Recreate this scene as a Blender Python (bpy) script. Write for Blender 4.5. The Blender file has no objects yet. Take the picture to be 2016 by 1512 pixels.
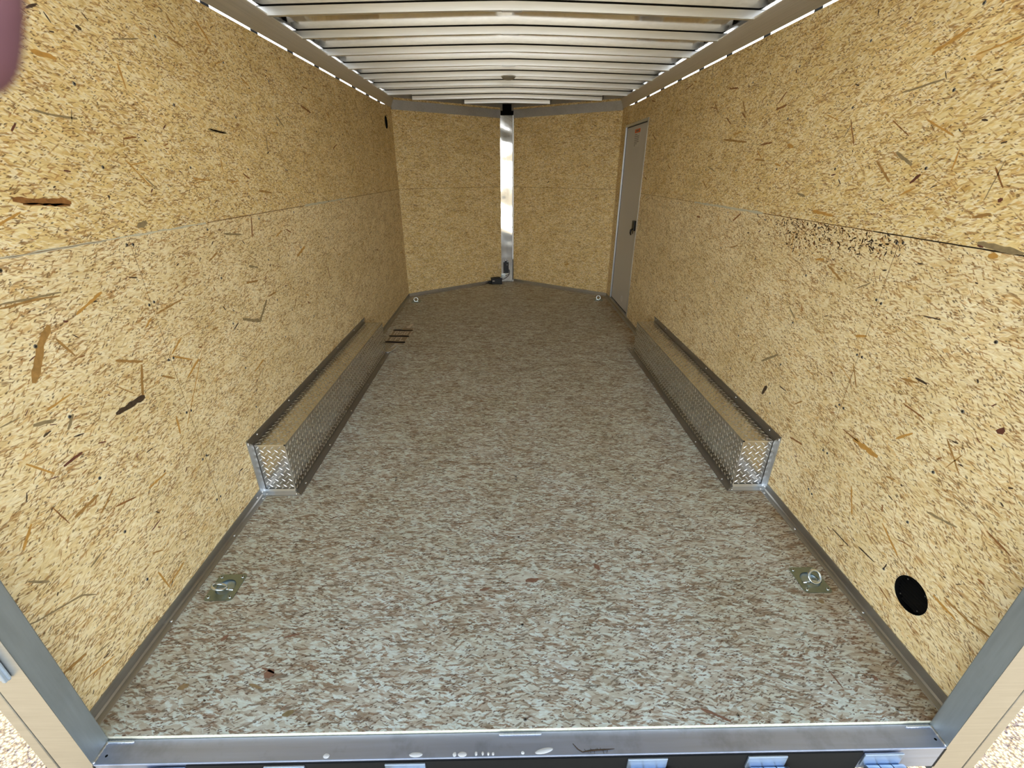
import bpy, bmesh, math, random
from mathutils import Vector, Matrix
from math import pi, sin, cos, radians
scene = bpy.context.scene
COL = scene.collection

# ------------------------------------------------------------------ camera
F_PX = 884.75
cam_d = bpy.data.cameras.new('camera')
cam_d.sensor_width = 36.0
cam_d.lens = F_PX * 36.0 / 2016.0
cam_d.clip_start = 0.005
cam_d.dof.use_dof = True
cam_d.dof.focus_distance = 2.3
cam_d.dof.aperture_fstop = 8.0
cam = bpy.data.objects.new('camera', cam_d)
COL.objects.link(cam)
CAM_POS = Vector((-0.0534, 0.0, 1.4095))
_p, _y, _r = 0.4428, -0.0189, 0.0017
_F = Vector((0, cos(_p), -sin(_p)))
_U = Vector((0, sin(_p), cos(_p)))
_X = Vector((1, 0, 0))
_X2 = _X * cos(_r) + _U * sin(_r)
_U2 = _U * cos(_r) - _X * sin(_r)
_Z = Matrix.Rotation(_y, 3, 'Z')
CX, CU, CF = _Z @ _X2, _Z @ _U2, _Z @ _F
m = Matrix((CX, CU, -CF)).transposed().to_4x4()
m.translation = CAM_POS
cam.matrix_world = m
scene.camera = cam

# ------------------------------------------------------------------ daylight
world = bpy.data.worlds.new('sky')
scene.world = world
world.use_nodes = True
wn = world.node_tree.nodes
wn.clear()
w_out = wn.new('ShaderNodeOutputWorld')
w_bg = wn.new('ShaderNodeBackground')
w_sky = wn.new('ShaderNodeTexSky')
w_sky.sky_type = 'NISHITA'
w_sky.sun_disc = False
w_sky.sun_elevation = radians(72)
w_sky.sun_rotation = radians(20)
w_sky.air_density = 1.0
w_sky.dust_density = 3.0
w_bg.inputs['Strength'].default_value = 0.42
w_mix = wn.new('ShaderNodeMix'); w_mix.data_type = 'RGBA'
w_mix.inputs[0].default_value = 0.88
w_mix.inputs[7].default_value = (3.2, 3.3, 3.35, 1)      # bright fill added over the blue; the ramp below overrides it
w_tc = wn.new('ShaderNodeTexCoord'); w_sep = wn.new('ShaderNodeSeparateXYZ'); w_r = wn.new('ShaderNodeValToRGB')
world.node_tree.links.new(w_tc.outputs['Generated'], w_sep.inputs[0])
world.node_tree.links.new(w_sep.outputs['Z'], w_r.inputs[0])
w_r.color_ramp.elements[0].position = 0.0; w_r.color_ramp.elements[0].color = (11.2, 11.5, 11.6, 1)     # bright low band added to throw light deep into the trailer
w_r.color_ramp.elements[1].position = 0.36; w_r.color_ramp.elements[1].color = (0.7, 0.95, 1.1, 1)
world.node_tree.links.new(w_r.outputs[0], w_mix.inputs[7])
world.node_tree.links.new(w_sky.outputs[0], w_mix.inputs[6])
world.node_tree.links.new(w_mix.outputs[2], w_bg.inputs['Color'])
world.node_tree.links.new(w_bg.outputs[0], w_out.inputs['Surface'])

sun_d = bpy.data.lights.new('sun', 'SUN')
sun_d.energy = 6.0
sun_d.angle = radians(0.6)
sun_d.color = (1.0, 0.97, 0.90)
sun = bpy.data.objects.new('sun', sun_d)
COL.objects.link(sun)
sun.location = (2, 6, 12)
# high sun, a little ahead of the trailer, so it never shines in through the open back
sun.rotation_euler = Vector((0.10, 0.30, 1.0)).to_track_quat('Z', 'Y').to_euler()

vs = scene.view_settings
vs.view_transform = 'Standard'
vs.look = 'None'
vs.gamma = 1.0
vs.use_curve_mapping = False
vs.exposure = 0.90
scene.cycles.max_bounces = 9
scene.cycles.diffuse_bounces = 5
scene.cycles.glossy_bounces = 4

# ------------------------------------------------------------------ sizes (metres)
HW = 1.22            # half the inside width
Y0 = 0.722           # back edge of the floor boards
Y1 = 5.504           # where the side walls end and the V nose begins
YN = 6.40            # tip of the V
WT = 1.995           # top of the side boards
RS = 0.661           # rear plane of the door frame
STUDS = [1.075, 1.478, 1.885, 2.298, 2.695, 3.10, 3.498, 3.898, 4.29, 4.694, 5.09]

# ------------------------------------------------------------------ node helpers
def srgb(r, g, b):
    f = lambda c: (c / 255 / 12.92) if c / 255 <= 0.04045 else ((c / 255 + 0.055) / 1.055) ** 2.4
    return (f(r), f(g), f(b), 1.0)

class NT:
    def __init__(self, name):
        self.m = bpy.data.materials.new(name)
        self.m.use_nodes = True
        self.n = self.m.node_tree.nodes
        self.l = self.m.node_tree.links
        self.b = self.n['Principled BSDF']
    def new(self, t, **k):
        n = self.n.new(t)
        for a, v in k.items(): setattr(n, a, v)
        return n
    def link(self, a, b): self.l.new(a, b)
    def put(self, sock, v):
        if hasattr(v, 'is_linked') or hasattr(v, 'links'): self.link(v, sock)
        else: sock.default_value = v
    def math(self, op, a, b=0.0, clamp=False):
        n = self.new('ShaderNodeMath', operation=op); n.use_clamp = clamp
        self.put(n.inputs[0], a); self.put(n.inputs[1], b); return n.outputs[0]
    def mix(self, f, a, b, blend='MIX'):
        n = self.new('ShaderNodeMix', data_type='RGBA', blend_type=blend)
        self.put(n.inputs[0], f); self.put(n.inputs[6], a); self.put(n.inputs[7], b); return n.outputs[2]
    def ramp(self, f, stops, interp='LINEAR'):
        n = self.new('ShaderNodeValToRGB'); r = n.color_ramp; r.interpolation = interp
        while len(r.elements) < len(stops): r.elements.new(0.5)
        for e, (p, c) in zip(r.elements, stops): e.position = p; e.color = c
        self.put(n.inputs[0], f); return n.outputs[0]
    def mapping(self, v, loc=(0, 0, 0), rot=0.0, sc=(1, 1, 1)):
        # rotate first, then scale along the rotated axes
        a = self.new('ShaderNodeMapping'); a.inputs['Location'].default_value = loc
        a.inputs['Rotation'].default_value = (0, 0, rot); self.put(a.inputs['Vector'], v)
        b = self.new('ShaderNodeMapping'); b.inputs['Scale'].default_value = sc
        self.link(a.outputs[0], b.inputs['Vector']); return b.outputs[0]
    def noise(self, v, scale, detail=2.0, rough=0.5, dim='3D'):
        n = self.new('ShaderNodeTexNoise', noise_dimensions=dim)
        self.put(n.inputs['Vector'], v); n.inputs['Scale'].default_value = scale
        n.inputs['Detail'].default_value = detail; n.inputs['Roughness'].default_value = rough
        return n
    def voronoi(self, v, scale=1.0, dim='2D', feature='F1'):
        n = self.new('ShaderNodeTexVoronoi', voronoi_dimensions=dim, feature=feature)
        self.put(n.inputs['Vector'], v); n.inputs['Scale'].default_value = scale; return n
    def set(self, **k):
        for a, v in k.items(): self.put(self.b.inputs[a.replace('_', ' ')], v)
        return self
    def bump(self, h, strength=0.3, dist=0.001):
        n = self.new('ShaderNodeBump'); n.inputs['Strength'].default_value = strength
        n.inputs['Distance'].default_value = dist; self.put(n.inputs['Height'], h)
        self.link(n.outputs[0], self.b.inputs['Normal']); return self

def osb(name, tints, strand, chip, pale, seed=0.0, lean=0.0, rough=0.55, spec=0.3, chipcov=0.03, strandcov=0.14, stain=False, spread=1.0, soft=0.0, size=1.0, patch=None, jag=.0030):
    """Strand board: layer over layer of long thin flakes, each layer at its own angle. UV is in metres."""
    t = NT(name)
    uv = t.new('ShaderNodeTexCoord').outputs['UV']
    w = t.noise(uv, 5.0, 2.0)
    wv = t.new('ShaderNodeVectorMath', operation='MULTIPLY_ADD')
    t.link(w.outputs['Color'], wv.inputs[0]); wv.inputs[1].default_value = (0.035, 0.035, 0); wv.inputs[2].default_value = (-.0175, -.0175, 0)
    w2 = t.noise(uv, 110.0, 1.0)
    wv2 = t.new('ShaderNodeVectorMath', operation='MULTIPLY_ADD')
    t.link(w2.outputs['Color'], wv2.inputs[0]); wv2.inputs[1].default_value = (jag, jag, 0); t.link(wv.outputs[0], wv2.inputs[2])
    ad = t.new('ShaderNodeVectorMath', operation='ADD')
    t.link(uv, ad.inputs[0]); t.link(wv2.outputs[0], ad.inputs[1])
    U = ad.outputs[0]
    def layer(col, ang, ln, wd, cov, cols, off, op=1.0):
        v = t.mapping(U, (seed + off, off * 1.7 - seed, 0), radians(ang * spread + lean), (1 / ln, 1 / wd, 1))
        vo = t.voronoi(v)
        s = t.new('ShaderNodeSeparateColor'); t.link(vo.outputs['Color'], s.inputs[0])
        c = t.ramp(s.outputs[0], [(i / max(1, len(cols) - 1), k) for i, k in enumerate(cols)])
        if col is None: return c, s.outputs[1]
        mk = t.math('LESS_THAN', s.outputs[1], cov)
        if op < 1: mk = t.math('MULTIPLY', mk, op)
        if soft: mk = t.math('MULTIPLY', mk, t.math('SUBTRACT', 1.0, t.math('MULTIPLY', vo.outputs['Distance'], soft)), True)
        return t.mix(mk, col, c), s.outputs[1]
    # flakes lie in clumps: two slow noises steer how thick each kind lies
    n1 = t.noise(t.mapping(uv, (seed, 3, 0), radians(lean), (1, 2.0, 1)), 7.0, 2.0, .65)
    cl1 = t.math('MULTIPLY_ADD', n1.outputs['Fac'], 4.2); cl1.node.inputs[2].default_value = -1.1; cl1 = t.math('MAXIMUM', cl1, .12)
    n2_ = t.noise(t.mapping(uv, (9, seed, 0), radians(lean), (1, 1.6, 1)), 13.0, 2.0, .65)
    cl2 = t.math('MULTIPLY_ADD', n2_.outputs['Fac'], 4.6); cl2.node.inputs[2].default_value = -1.3; cl2 = t.math('MAXIMUM', cl2, .1)
    k2 = size ** .7
    C = lambda v, cl: t.math('MULTIPLY', cl, v)
    k = size
    c, h = layer(None, 4, .085 * k, .017 * k, 1, tints, 3.1)
    c, _ = layer(c, -38, .060 * k, .013 * k, .40, tints[::-1], 7.3)
    c, _ = layer(c, 3, .095 * k, .016 * k, C(.10, cl1), patch, 13.3, .55)
    c, _ = layer(c, -25, .060 * k, .010 * k, C(.13, cl2), patch, 15.1, .6)
    c, _ = layer(c, 14, .042 * k, .0065 * k, .42, tints[::-1], 17.7)
    c, _ = layer(c, -17, .026 * k, .0050 * k, .40, tints, 23.1)
    c, _ = layer(c, 70, .020 * k, .0060 * k, C(.16, cl2), pale, 29.3)
    c, _ = layer(c, 30, .018 * k2, .0046 * k2, .34, tints + pale, 31.7)
    c, _ = layer(c, -8, .034 * k2, .0032 * k2, C(strandcov * .8, cl1), strand, 37.9)
    c, _ = layer(c, -52, .018 * k2, .0028 * k2, C(strandcov * .6, cl2), strand, 41.3)
    c, _ = layer(c, 22, .015 * k2, .0026 * k2, C(strandcov, cl1), strand, 43.7)
    c, _ = layer(c, 2, .016 * k2, .0036 * k2, C(.15, cl2), pale, 53.3)
    c, _ = layer(c, -28, .009, .0027, C(chipcov * 1.5, cl1), chip, 59.9)
    c, _ = layer(c, 5, .006, .0030, C(chipcov * .7, cl1), chip, 67.3)
    # fine grain along the board
    g = t.noise(t.mapping(U, (seed, 0, 0), radians(lean), (60, 700, 1)), 1.0, 1.0, .6)
    gr = t.ramp(g.outputs['Fac'], [(0.30, (.86, .84, .80, 1)), (0.65, (1.06, 1.06, 1.06, 1))])
    c = t.mix(1.0, c, gr, 'MULTIPLY')
    big = t.noise(uv, 3.2, 3.0, .7)
    bg = t.ramp(big.outputs['Fac'], [(0.30, (.90, .875, .82, 1)), (0.72, (1.06, 1.07, 1.12, 1))])
    c = t.mix(1.0, c, bg, 'MULTIPLY')
    if stain:
        # traffic dirt and damp staining along the right-hand edge by the door, and scuffs
        s = t.new('ShaderNodeSeparateXYZ'); t.link(uv, s.inputs[0])
        a = t.math('SUBTRACT', s.outputs[0], 1.02)
        a = t.math('MULTIPLY', a, 6.0, True)
        n2 = t.noise(uv, 7.0, 4.0, .65)
        a = t.math('MULTIPLY', a, t.math('MULTIPLY', t.math('SUBTRACT', n2.outputs['Fac'], .33), 4.0, True))
        c = t.mix(t.math('MULTIPLY', a, .75), c, t.mix(1.0, c, srgb(205, 165, 110), 'MULTIPLY'))
        n3 = t.noise(t.mapping(uv, (2, 5, 0), 0, (1.0, 2.2, 1)), 2.3, 4.0, .7)
        a = t.math('MULTIPLY', t.math('SUBTRACT', n3.outputs['Fac'], .57), 3.5, True)
        c = t.mix(t.math('MULTIPLY', a, .8), c, t.mix(1.0, c, srgb(192, 184, 176), 'MULTIPLY'))
    t.set(Base_Color=c, Roughness=rough, Specular_IOR_Level=spec)
    t.bump(g.outputs['Fac'], .25, .0006)
    return t.m

def metal(name, col, rough=0.35, streak=None, wav=0.0, wavs=3.0, metallic=1.0, grime=0.0, br=0.12):
    t = NT(name)
    o = t.new('ShaderNodeTexCoord').outputs['Object']
    mp = t.new('ShaderNodeMapping'); mp.inputs['Scale'].default_value = streak or (40, 40, 40)
    t.link(o, mp.inputs[0])
    n = t.noise(mp.outputs[0], 1.0, 3.0, .6)
    r = t.math('ADD', rough - br / 2, t.math('MULTIPLY', n.outputs['Fac'], br))
    c = t.ramp(n.outputs['Fac'], [(0.3, tuple(x * .86 for x in col[:3]) + (1,)), (.7, col)])
    if grime:
        g = t.noise(o, 6.0, 5.0, .7)
        f = t.math('MULTIPLY', t.math('SUBTRACT', g.outputs['Fac'], .5), 5 * grime, True)
        c = t.mix(f, c, tuple(x * .6 for x in col[:3]) + (1,))
    t.set(Base_Color=c, Metallic=metallic, Roughness=r)
    if wav:
        w = t.noise(o, wavs, 1.0, .4)
        t.bump(w.outputs['Fac'], 1.0, wav)
    else:
        t.bump(n.outputs['Fac'], .08, .0004)
    return t.m

def plain(name, col, rough=0.5, spec=0.5, metallic=0.0, vary=0.12, scale=30, bump=0.0):
    t = NT(name)
    o = t.new('ShaderNodeTexCoord').outputs['Object']
    n = t.noise(o, scale, 3.0, .6)
    c = t.ramp(n.outputs['Fac'], [(.3, tuple(x * (1 - vary) for x in col[:3]) + (1,)), (.7, col)])
    t.set(Base_Color=c, Roughness=rough, Specular_IOR_Level=spec, Metallic=metallic)
    if bump: t.bump(n.outputs['Fac'], .5, bump)
    return t.m

# ------------------------------------------------------------------ materials
ORNG = [srgb(214, 160, 84), srgb(226, 182, 108), srgb(196, 146, 80), srgb(232, 196, 130)]
GOLD = [srgb(214, 180, 112), srgb(238, 213, 150), srgb(226, 197, 130), srgb(247, 231, 178), srgb(200, 162, 92)]
PALE_T = [srgb(220, 193, 136), srgb(241, 221, 170), srgb(231, 208, 154), srgb(250, 237, 196), srgb(206, 175, 116)]
STRAND = [srgb(160, 114, 62), srgb(186, 142, 86), srgb(136, 102, 62), srgb(198, 160, 104)]
CHIP = [srgb(60, 40, 24), srgb(128, 94, 54), srgb(98, 72, 42)]
PALES = [srgb(250, 238, 202), srgb(240, 222, 176)]
M = {}
M['board_up'] = osb('golden strand board', GOLD, STRAND, CHIP, PALES, 0.0, 3, soft=.7, patch=ORNG, spread=.72, strandcov=.12, chipcov=.034)
M['board_low'] = osb('pale strand board', PALE_T, STRAND, CHIP, PALES, 5.0, -4, soft=.7, patch=ORNG, spread=.72, strandcov=.12, chipcov=.034)
M['board_up_r'] = osb('golden strand board right', GOLD, STRAND, CHIP, PALES, 13.0, 5, soft=.7, patch=ORNG, spread=.72, strandcov=.12, chipcov=.034)
M['board_low_r'] = osb('pale strand board right', PALE_T, STRAND, CHIP, PALES, 19.0, -8, soft=.7, patch=ORNG, spread=.72, strandcov=.12, chipcov=.034)
FT = [srgb(184, 172, 154), srgb(212, 210, 196), srgb(197, 188, 171), srgb(228, 234, 224), srgb(172, 152, 130)]
M['floor'] = osb('washed grey strand board', FT, [srgb(146, 116, 94), srgb(160, 136, 112), srgb(124, 112, 98), srgb(168, 150, 124)],
                 [srgb(80, 60, 50), srgb(128, 100, 80)], [srgb(232, 242, 238), srgb(220, 228, 220)], 31.0, 2, rough=.58, spec=.25,
                 chipcov=.036, strandcov=.17, stain=True, spread=.6, soft=.5, size=1.7, jag=.007,
                 patch=[srgb(154, 126, 104), srgb(140, 120, 100), srgb(172, 148, 120), srgb(150, 140, 124)])
M['board_end'] = plain('cut board edge', srgb(232, 228, 208), .7, .3, vary=.25, scale=90)
M['mk_brown'] = plain('brown bark flake', srgb(158, 108, 58), .6, .3, vary=.5, scale=60)
M['mk_tan'] = plain('tan flake', srgb(176, 134, 74), .6, .3, vary=.35, scale=60)
M['mk_orange'] = plain('orange flake', srgb(200, 150, 74), .6, .3, vary=.25, scale=60)
M['mk_grey'] = plain('weathered grey flake', srgb(156, 136, 98), .6, .3, vary=.35, scale=60)
M['mk_dark'] = plain('dark bark chip', srgb(84, 66, 48), .6, .3, vary=.55, scale=80)
M['mk_red'] = plain('red brown bark chip', srgb(114, 68, 50), .6, .3, vary=.55, scale=80)
M['mk_fred'] = plain('red brown floor flake', srgb(150, 112, 92), .45, .4, vary=.3, scale=60)
M['mk_ftan'] = plain('yellow floor flake', srgb(168, 142, 104), .45, .4, vary=.3, scale=60)
M['seal'] = plain('grey white sealant line', srgb(212, 204, 176), .6, .3, vary=.25, scale=40)
M['seam'] = plain('brown board seam', srgb(112, 78, 40), .7, .2, vary=.3, scale=40)
M['seam_dark'] = plain('dark open board seam', srgb(40, 28, 18), .8, .2)
M['alu'] = metal('mill aluminium', (.70, .72, .74, 1), .36, (4, 120, 4), grime=.3)
M['alu_trim'] = metal('dull aluminium trim', (.45, .44, .42, 1), .42, (90, 3, 90), grime=.3)
M['alu_trim_x'] = metal('dull aluminium trim across', (.62, .63, .64, 1), .40, (3, 90, 90), grime=.3)
M['alu_cove'] = metal('ribbed aluminium cove', (.74, .70, .62, 1), .50, (260, 1.5, 260))
M['alu_frame'] = metal('brushed aluminium tube', (.52, .58, .62, 1), .48, (60, 60, 5), grime=.15)  # blue-grey: the sky's reflection is put into the base colour
M['alu_face'] = metal('bright brushed aluminium face', (.62, .60, .55, 1), .40, (6, 6, 140))  # paler and warmer: the gravel's reflection is put into the colour
M['alu_sill'] = metal('scuffed aluminium sill', (.52, .58, .74, 1), .48, (2.5, 60, 60), grime=.8)  # blue cast is reflected sky painted into the base colour
M['skin'] = metal('bright roof sheet', (.95, .95, .95, 1), .10, (30, 30, 30), wav=.0035, wavs=2.0, br=.04)
M['bow'] = metal('bright galvanised roof bow', (.94, .96, .97, 1), .42, (2, 60, 60), br=.08)
M['mirror'] = metal('polished corner post', (.80, .80, .79, 1), .09, (20, 20, 3), wav=.028, wavs=3.4, br=.04)
M['dish'] = metal('blued zinc dish', (.40, .50, .56, 1), .30, (60, 60, 60))
M['tread'] = metal('diamond tread plate', (.72, .70, .68, 1), .22, (30, 30, 30), br=.06)
M['tread_hi'] = metal('raised tread lozenge', (.92, .92, .90, 1), .28, (30, 30, 30), br=.05)  # paler than the plate: glints are put into the lozenge colour
M['zinc'] = metal('bright zinc plated steel', (.70, .76, .76, 1), .24, (60, 60, 60))
M['zinc_dull'] = metal('yellowed zinc plate', (.30, .36, .33, 1), .36, (30, 30, 30), grime=.3)
M['screw'] = metal('dull screw head', (.30, .30, .30, 1), .38, (200, 200, 200))
M['rivet'] = metal('bright rivet', (.95, .95, .95, 1), .25, (200, 200, 200))
M['black'] = plain('black plastic', srgb(7, 7, 8), .42, .35, vary=.2)
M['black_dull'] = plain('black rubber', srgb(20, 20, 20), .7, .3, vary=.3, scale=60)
M['dark_hole'] = plain('dark inside of vent', srgb(5, 5, 5), .9, .1)
M['door'] = plain('off white door skin', srgb(196, 192, 184), .5, .4, vary=.06, scale=160, bump=.0003)
M['white'] = plain('white painted skin', srgb(232, 232, 228), .4, .5, vary=.04)
M['dome'] = plain('frosted grey lamp lens', srgb(150, 146, 134), .45, .5, vary=.05)
M['orange'] = plain('orange label header', srgb(214, 92, 22), .5, .4, vary=.1)
M['ink'] = plain('faded label print', srgb(120, 116, 108), .6, .3)
M['label'] = plain('label paper', srgb(202, 198, 188), .5, .4, vary=.03)
M['navy'] = plain('dark navy stripe', srgb(16, 12, 34), .8, .2, vary=.1)
M['print'] = plain('faint grey lettering', srgb(226, 216, 202), .5, .4, vary=.1)
M['shiny'] = plain('crumpled silver film', srgb(214, 216, 218), .22, .6, metallic=.5, vary=.2, scale=60, bump=.003)
M['film'] = plain('clear film over brown board', srgb(164, 146, 120), .35, .4, vary=.18, scale=50)
M['weld'] = metal('aluminium weld bead', (.72, .75, .78, 1), .30, (120, 120, 120))
M['hinge'] = metal('bluish zinc hinge leaf', (.56, .68, .86, 1), .42, (8, 90, 90))
M['twig'] = plain('dry dark twig', srgb(70, 56, 44), .8, .2, vary=.3)
M['skinp'] = plain('skin', srgb(104, 70, 78), .7, .3, vary=.1, scale=60)
M['nail'] = plain('finger nail', srgb(190, 140, 132), .3, .5, vary=.05)
t = NT('water drop'); t.set(Base_Color=(1, 1, 1, 1), Roughness=.12, Transmission_Weight=.45, IOR=1.33, Specular_IOR_Level=1.0); M['water'] = t.m  # whitish body paints in the reflected sky
# sunlit gravel
t = NT('pale gravel')
o = t.new('ShaderNodeTexCoord').outputs['Object']
v = t.voronoi(o, 100.0, '3D'); s = t.new('ShaderNodeSeparateColor'); t.link(v.outputs['Color'], s.inputs[0])
c = t.ramp(s.outputs[0], [(0, srgb(112, 102, 106)), (.25, srgb(176, 162, 132)), (.6, srgb(202, 190, 156)), (1, srgb(160, 152, 146))])
d = t.ramp(v.outputs['Distance'], [(.35, (1, 1, 1, 1)), (.75, (.40, .36, .38, 1))])  # shade between the pebbles, painted in as purplish grey
c = t.mix(1.0, c, d, 'MULTIPLY')
t.set(Base_Color=c, Roughness=.9, Specular_IOR_Level=.2)
t.bump(t.math('SUBTRACT', 1.0, v.outputs['Distance']), 1.0, .012)
M['gravel'] = t.m

# ------------------------------------------------------------------ mesh helpers
class MB:
    def __init__(self): self.v = []; self.f = []; self.mi = []; self.uv = []; self.sm = []
    def face(self, pts, mi=0, uv=None, smooth=False):
        b = len(self.v); self.v += [tuple(p) for p in pts]
        self.f.append(tuple(range(b, b + len(pts)))); self.mi.append(mi); self.uv.append(uv); self.sm.append(smooth)
    def box(self, a, b, mi=0, mat=None):
        x0, y0, z0 = a; x1, y1, z1 = b
        P = [Vector(p) for p in ((x0, y0, z0), (x1, y0, z0), (x1, y1, z0), (x0, y1, z0), (x0, y0, z1), (x1, y0, z1), (x1, y1, z1), (x0, y1, z1))]
        if mat is not None: P = [mat @ p for p in P]
        for q in ((0, 3, 2, 1), (4, 5, 6, 7), (0, 1, 5, 4), (1, 2, 6, 5), (2, 3, 7, 6), (3, 0, 4, 7)):
            self.face([P[i] for i in q], mi)
    def loft(self, rings, mi=0, cap=True, close=True, smooth=True):
        n = len(rings[0])
        for i in range(len(rings) - 1):
            for j in range(n if close else n - 1):
                k = (j + 1) % n
                self.face([rings[i][j], rings[i][k], rings[i + 1][k], rings[i + 1][j]], mi, None, smooth)
        if cap:
            self.face(rings[0][::-1], mi); self.face(rings[-1], mi)
    def tube(self, pts, r, n=10, mi=0, closed=False, cap=True):
        pts = [Vector(p) for p in pts]; rr = r if isinstance(r, (list, tuple)) else [r] * len(pts)
        rings = []; N = len(pts); up = None
        for i, p in enumerate(pts):
            a = pts[(i - 1) % N] if (closed or i > 0) else p
            b = pts[(i + 1) % N] if (closed or i < N - 1) else p
            d = (b - a).normalized()
            if up is None:
                up = d.orthogonal().normalized()
            up = (up - d * up.dot(d)).normalized()
            s = d.cross(up)
            rings.append([p + (up * cos(2 * pi * k / n) + s * sin(2 * pi * k / n)) * rr[i] for k in range(n)])
        if closed: rings.append(rings[0])
        self.loft(rings, mi, cap and not closed)
    def cyl(self, c, axis, r, h, n=20, mi=0, r2=None, dome=0.0):
        c = Vector(c); a = Vector(axis).normalized(); u = a.orthogonal().normalized(); w = a.cross(u)
        r2 = r if r2 is None else r2
        ring = lambda R, t: [c + a * t + (u * cos(2 * pi * k / n) + w * sin(2 * pi * k / n)) * R for k in range(n)]
        rs = [ring(r, 0), ring(r2, h)]
        if dome:
            for q in (.35, .65, .88): rs.append(ring(r2 * cos(q * pi / 2), h + dome * sin(q * pi / 2)))
        self.loft(rs, mi)
    def build(self, name, mats, parent=None, bevel=0.0, weld=True):
        me = bpy.data.meshes.new(name)
        me.from_pydata(self.v, [], self.f)
        if not isinstance(mats, (list, tuple)): mats = [mats]
        for k in mats: me.materials.append(k)
        for p, i, s in zip(me.polygons, self.mi, self.sm): p.material_index = i; p.use_smooth = s
        if any(u is not None for u in self.uv):
            L = me.uv_layers.new(name='UVMap')
            for p, u in zip(me.polygons, self.uv):
                if u is None: continue
                for k, li in enumerate(p.loop_indices): L.data[li].uv = u[k]
        if weld:
            bm = bmesh.new(); bm.from_mesh(me); bmesh.ops.remove_doubles(bm, verts=bm.verts, dist=1e-6)
            bm.to_mesh(me); bm.free()
        o = bpy.data.objects.new(name, me); COL.objects.link(o)
        if parent is not None: o.parent = parent
        if bevel:
            b = o.modifiers.new('bevel', 'BEVEL'); b.width = bevel; b.segments = 2; b.limit_method = 'ANGLE'
        return o

def tag(o, label=None, cat=None, group=None, kind=None):
    if label: o['label'] = label
    if cat: o['category'] = cat
    if group: o['group'] = group
    if kind: o['kind'] = kind
    return o
def empty(name, loc=(0, 0, 0), rz=0.0):
    o = bpy.data.objects.new(name, None); COL.objects.link(o); o.location = loc; o.rotation_euler = (0, 0, rz)
    o.empty_display_size = .05
    return o
def copy_tree(o, parent=None):
    c = o.copy(); COL.objects.link(c); c.parent = parent
    for ch in list(o.children): copy_tree(ch, c)
    return c

def panel(mb, outer, holes, to3d, thick, mi=0, mi_side=0):
    """flat board with holes: outer/holes are 2D loops, to3d maps (u, v, depth) to a point"""
    bm = bmesh.new(); edges = []
    for lp in [outer] + holes:
        vs_ = [bm.verts.new((p[0], p[1], 0)) for p in lp]
        for i in range(len(vs_)): edges.append(bm.edges.new((vs_[i], vs_[(i + 1) % len(vs_)])))
    bmesh.ops.triangle_fill(bm, use_beauty=True, use_dissolve=False, edges=edges)
    for f in bm.faces:
        q = [(v.co.x, v.co.y) for v in f.verts]
        a = sum(q[i][0] * q[(i + 1) % 3][1] - q[(i + 1) % 3][0] * q[i][1] for i in range(3))
        if a < 0: q = q[::-1]
        mb.face([to3d(u, v, 0) for u, v in q], mi, q)
        mb.face([to3d(u, v, thick) for u, v in q[::-1]], mi, q[::-1])
    for lp in [outer] + holes:
        for i in range(len(lp)):
            a, b = lp[i], lp[(i + 1) % len(lp)]
            mb.face([to3d(*a, 0), to3d(*a, thick), to3d(*b, thick), to3d(*b, 0)], mi_side, [a, (a[0], a[1] + .01), (b[0], b[1] + .01), b])
    bm.free()

def circle(c, r, n=40): return [(c[0] + r * cos(2 * pi * k / n), c[1] + r * sin(2 * pi * k / n)) for k in range(n)]

def flake(mb, pts, w, to3d, mi, rnd, lift=.0004):
    """an irregular wood flake lying on a board, given as a 2D centre line"""
    P = [Vector((p[0], p[1])) for p in pts]
    # resample
    S = []
    for a, b in zip(P, P[1:]):
        n = max(2, int((b - a).length / .012))
        S += [a.lerp(b, i / n) for i in range(n)]
    S.append(P[-1]); N = len(S)
    up, dn = [], []
    for i, s in enumerate(S):
        d = (S[min(i + 1, N - 1)] - S[max(i - 1, 0)]).normalized(); nrm = Vector((-d.y, d.x))
        e = min(1.0, .55 + 4.0 * min(i, N - 1 - i) / N)
        up.append(s + nrm * w / 2 * e * rnd.uniform(.55, 1.15)); dn.append(s - nrm * w / 2 * e * rnd.uniform(.55, 1.15))
    for i in range(N - 1):
        mb.face([to3d(*q, -lift) for q in (dn[i], dn[i + 1], up[i + 1], up[i])], mi)

# ================================================================== SETTING
# ---- ground outside
g = MB(); g.face([(-30, -30, -.62), (30, -30, -.62), (30, 30, -.62), (-30, 30, -.62)])
tag(g.build('ground', M['gravel']), kind='structure')

# ---- recessed anchor positions (plate centre x, y)
ANCH = [(-1.099, 1.212), (1.108, 1.209), (-1.097, 5.285), (1.090, 5.345)]
ANGL = [0, 0, 0, 0]

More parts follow.
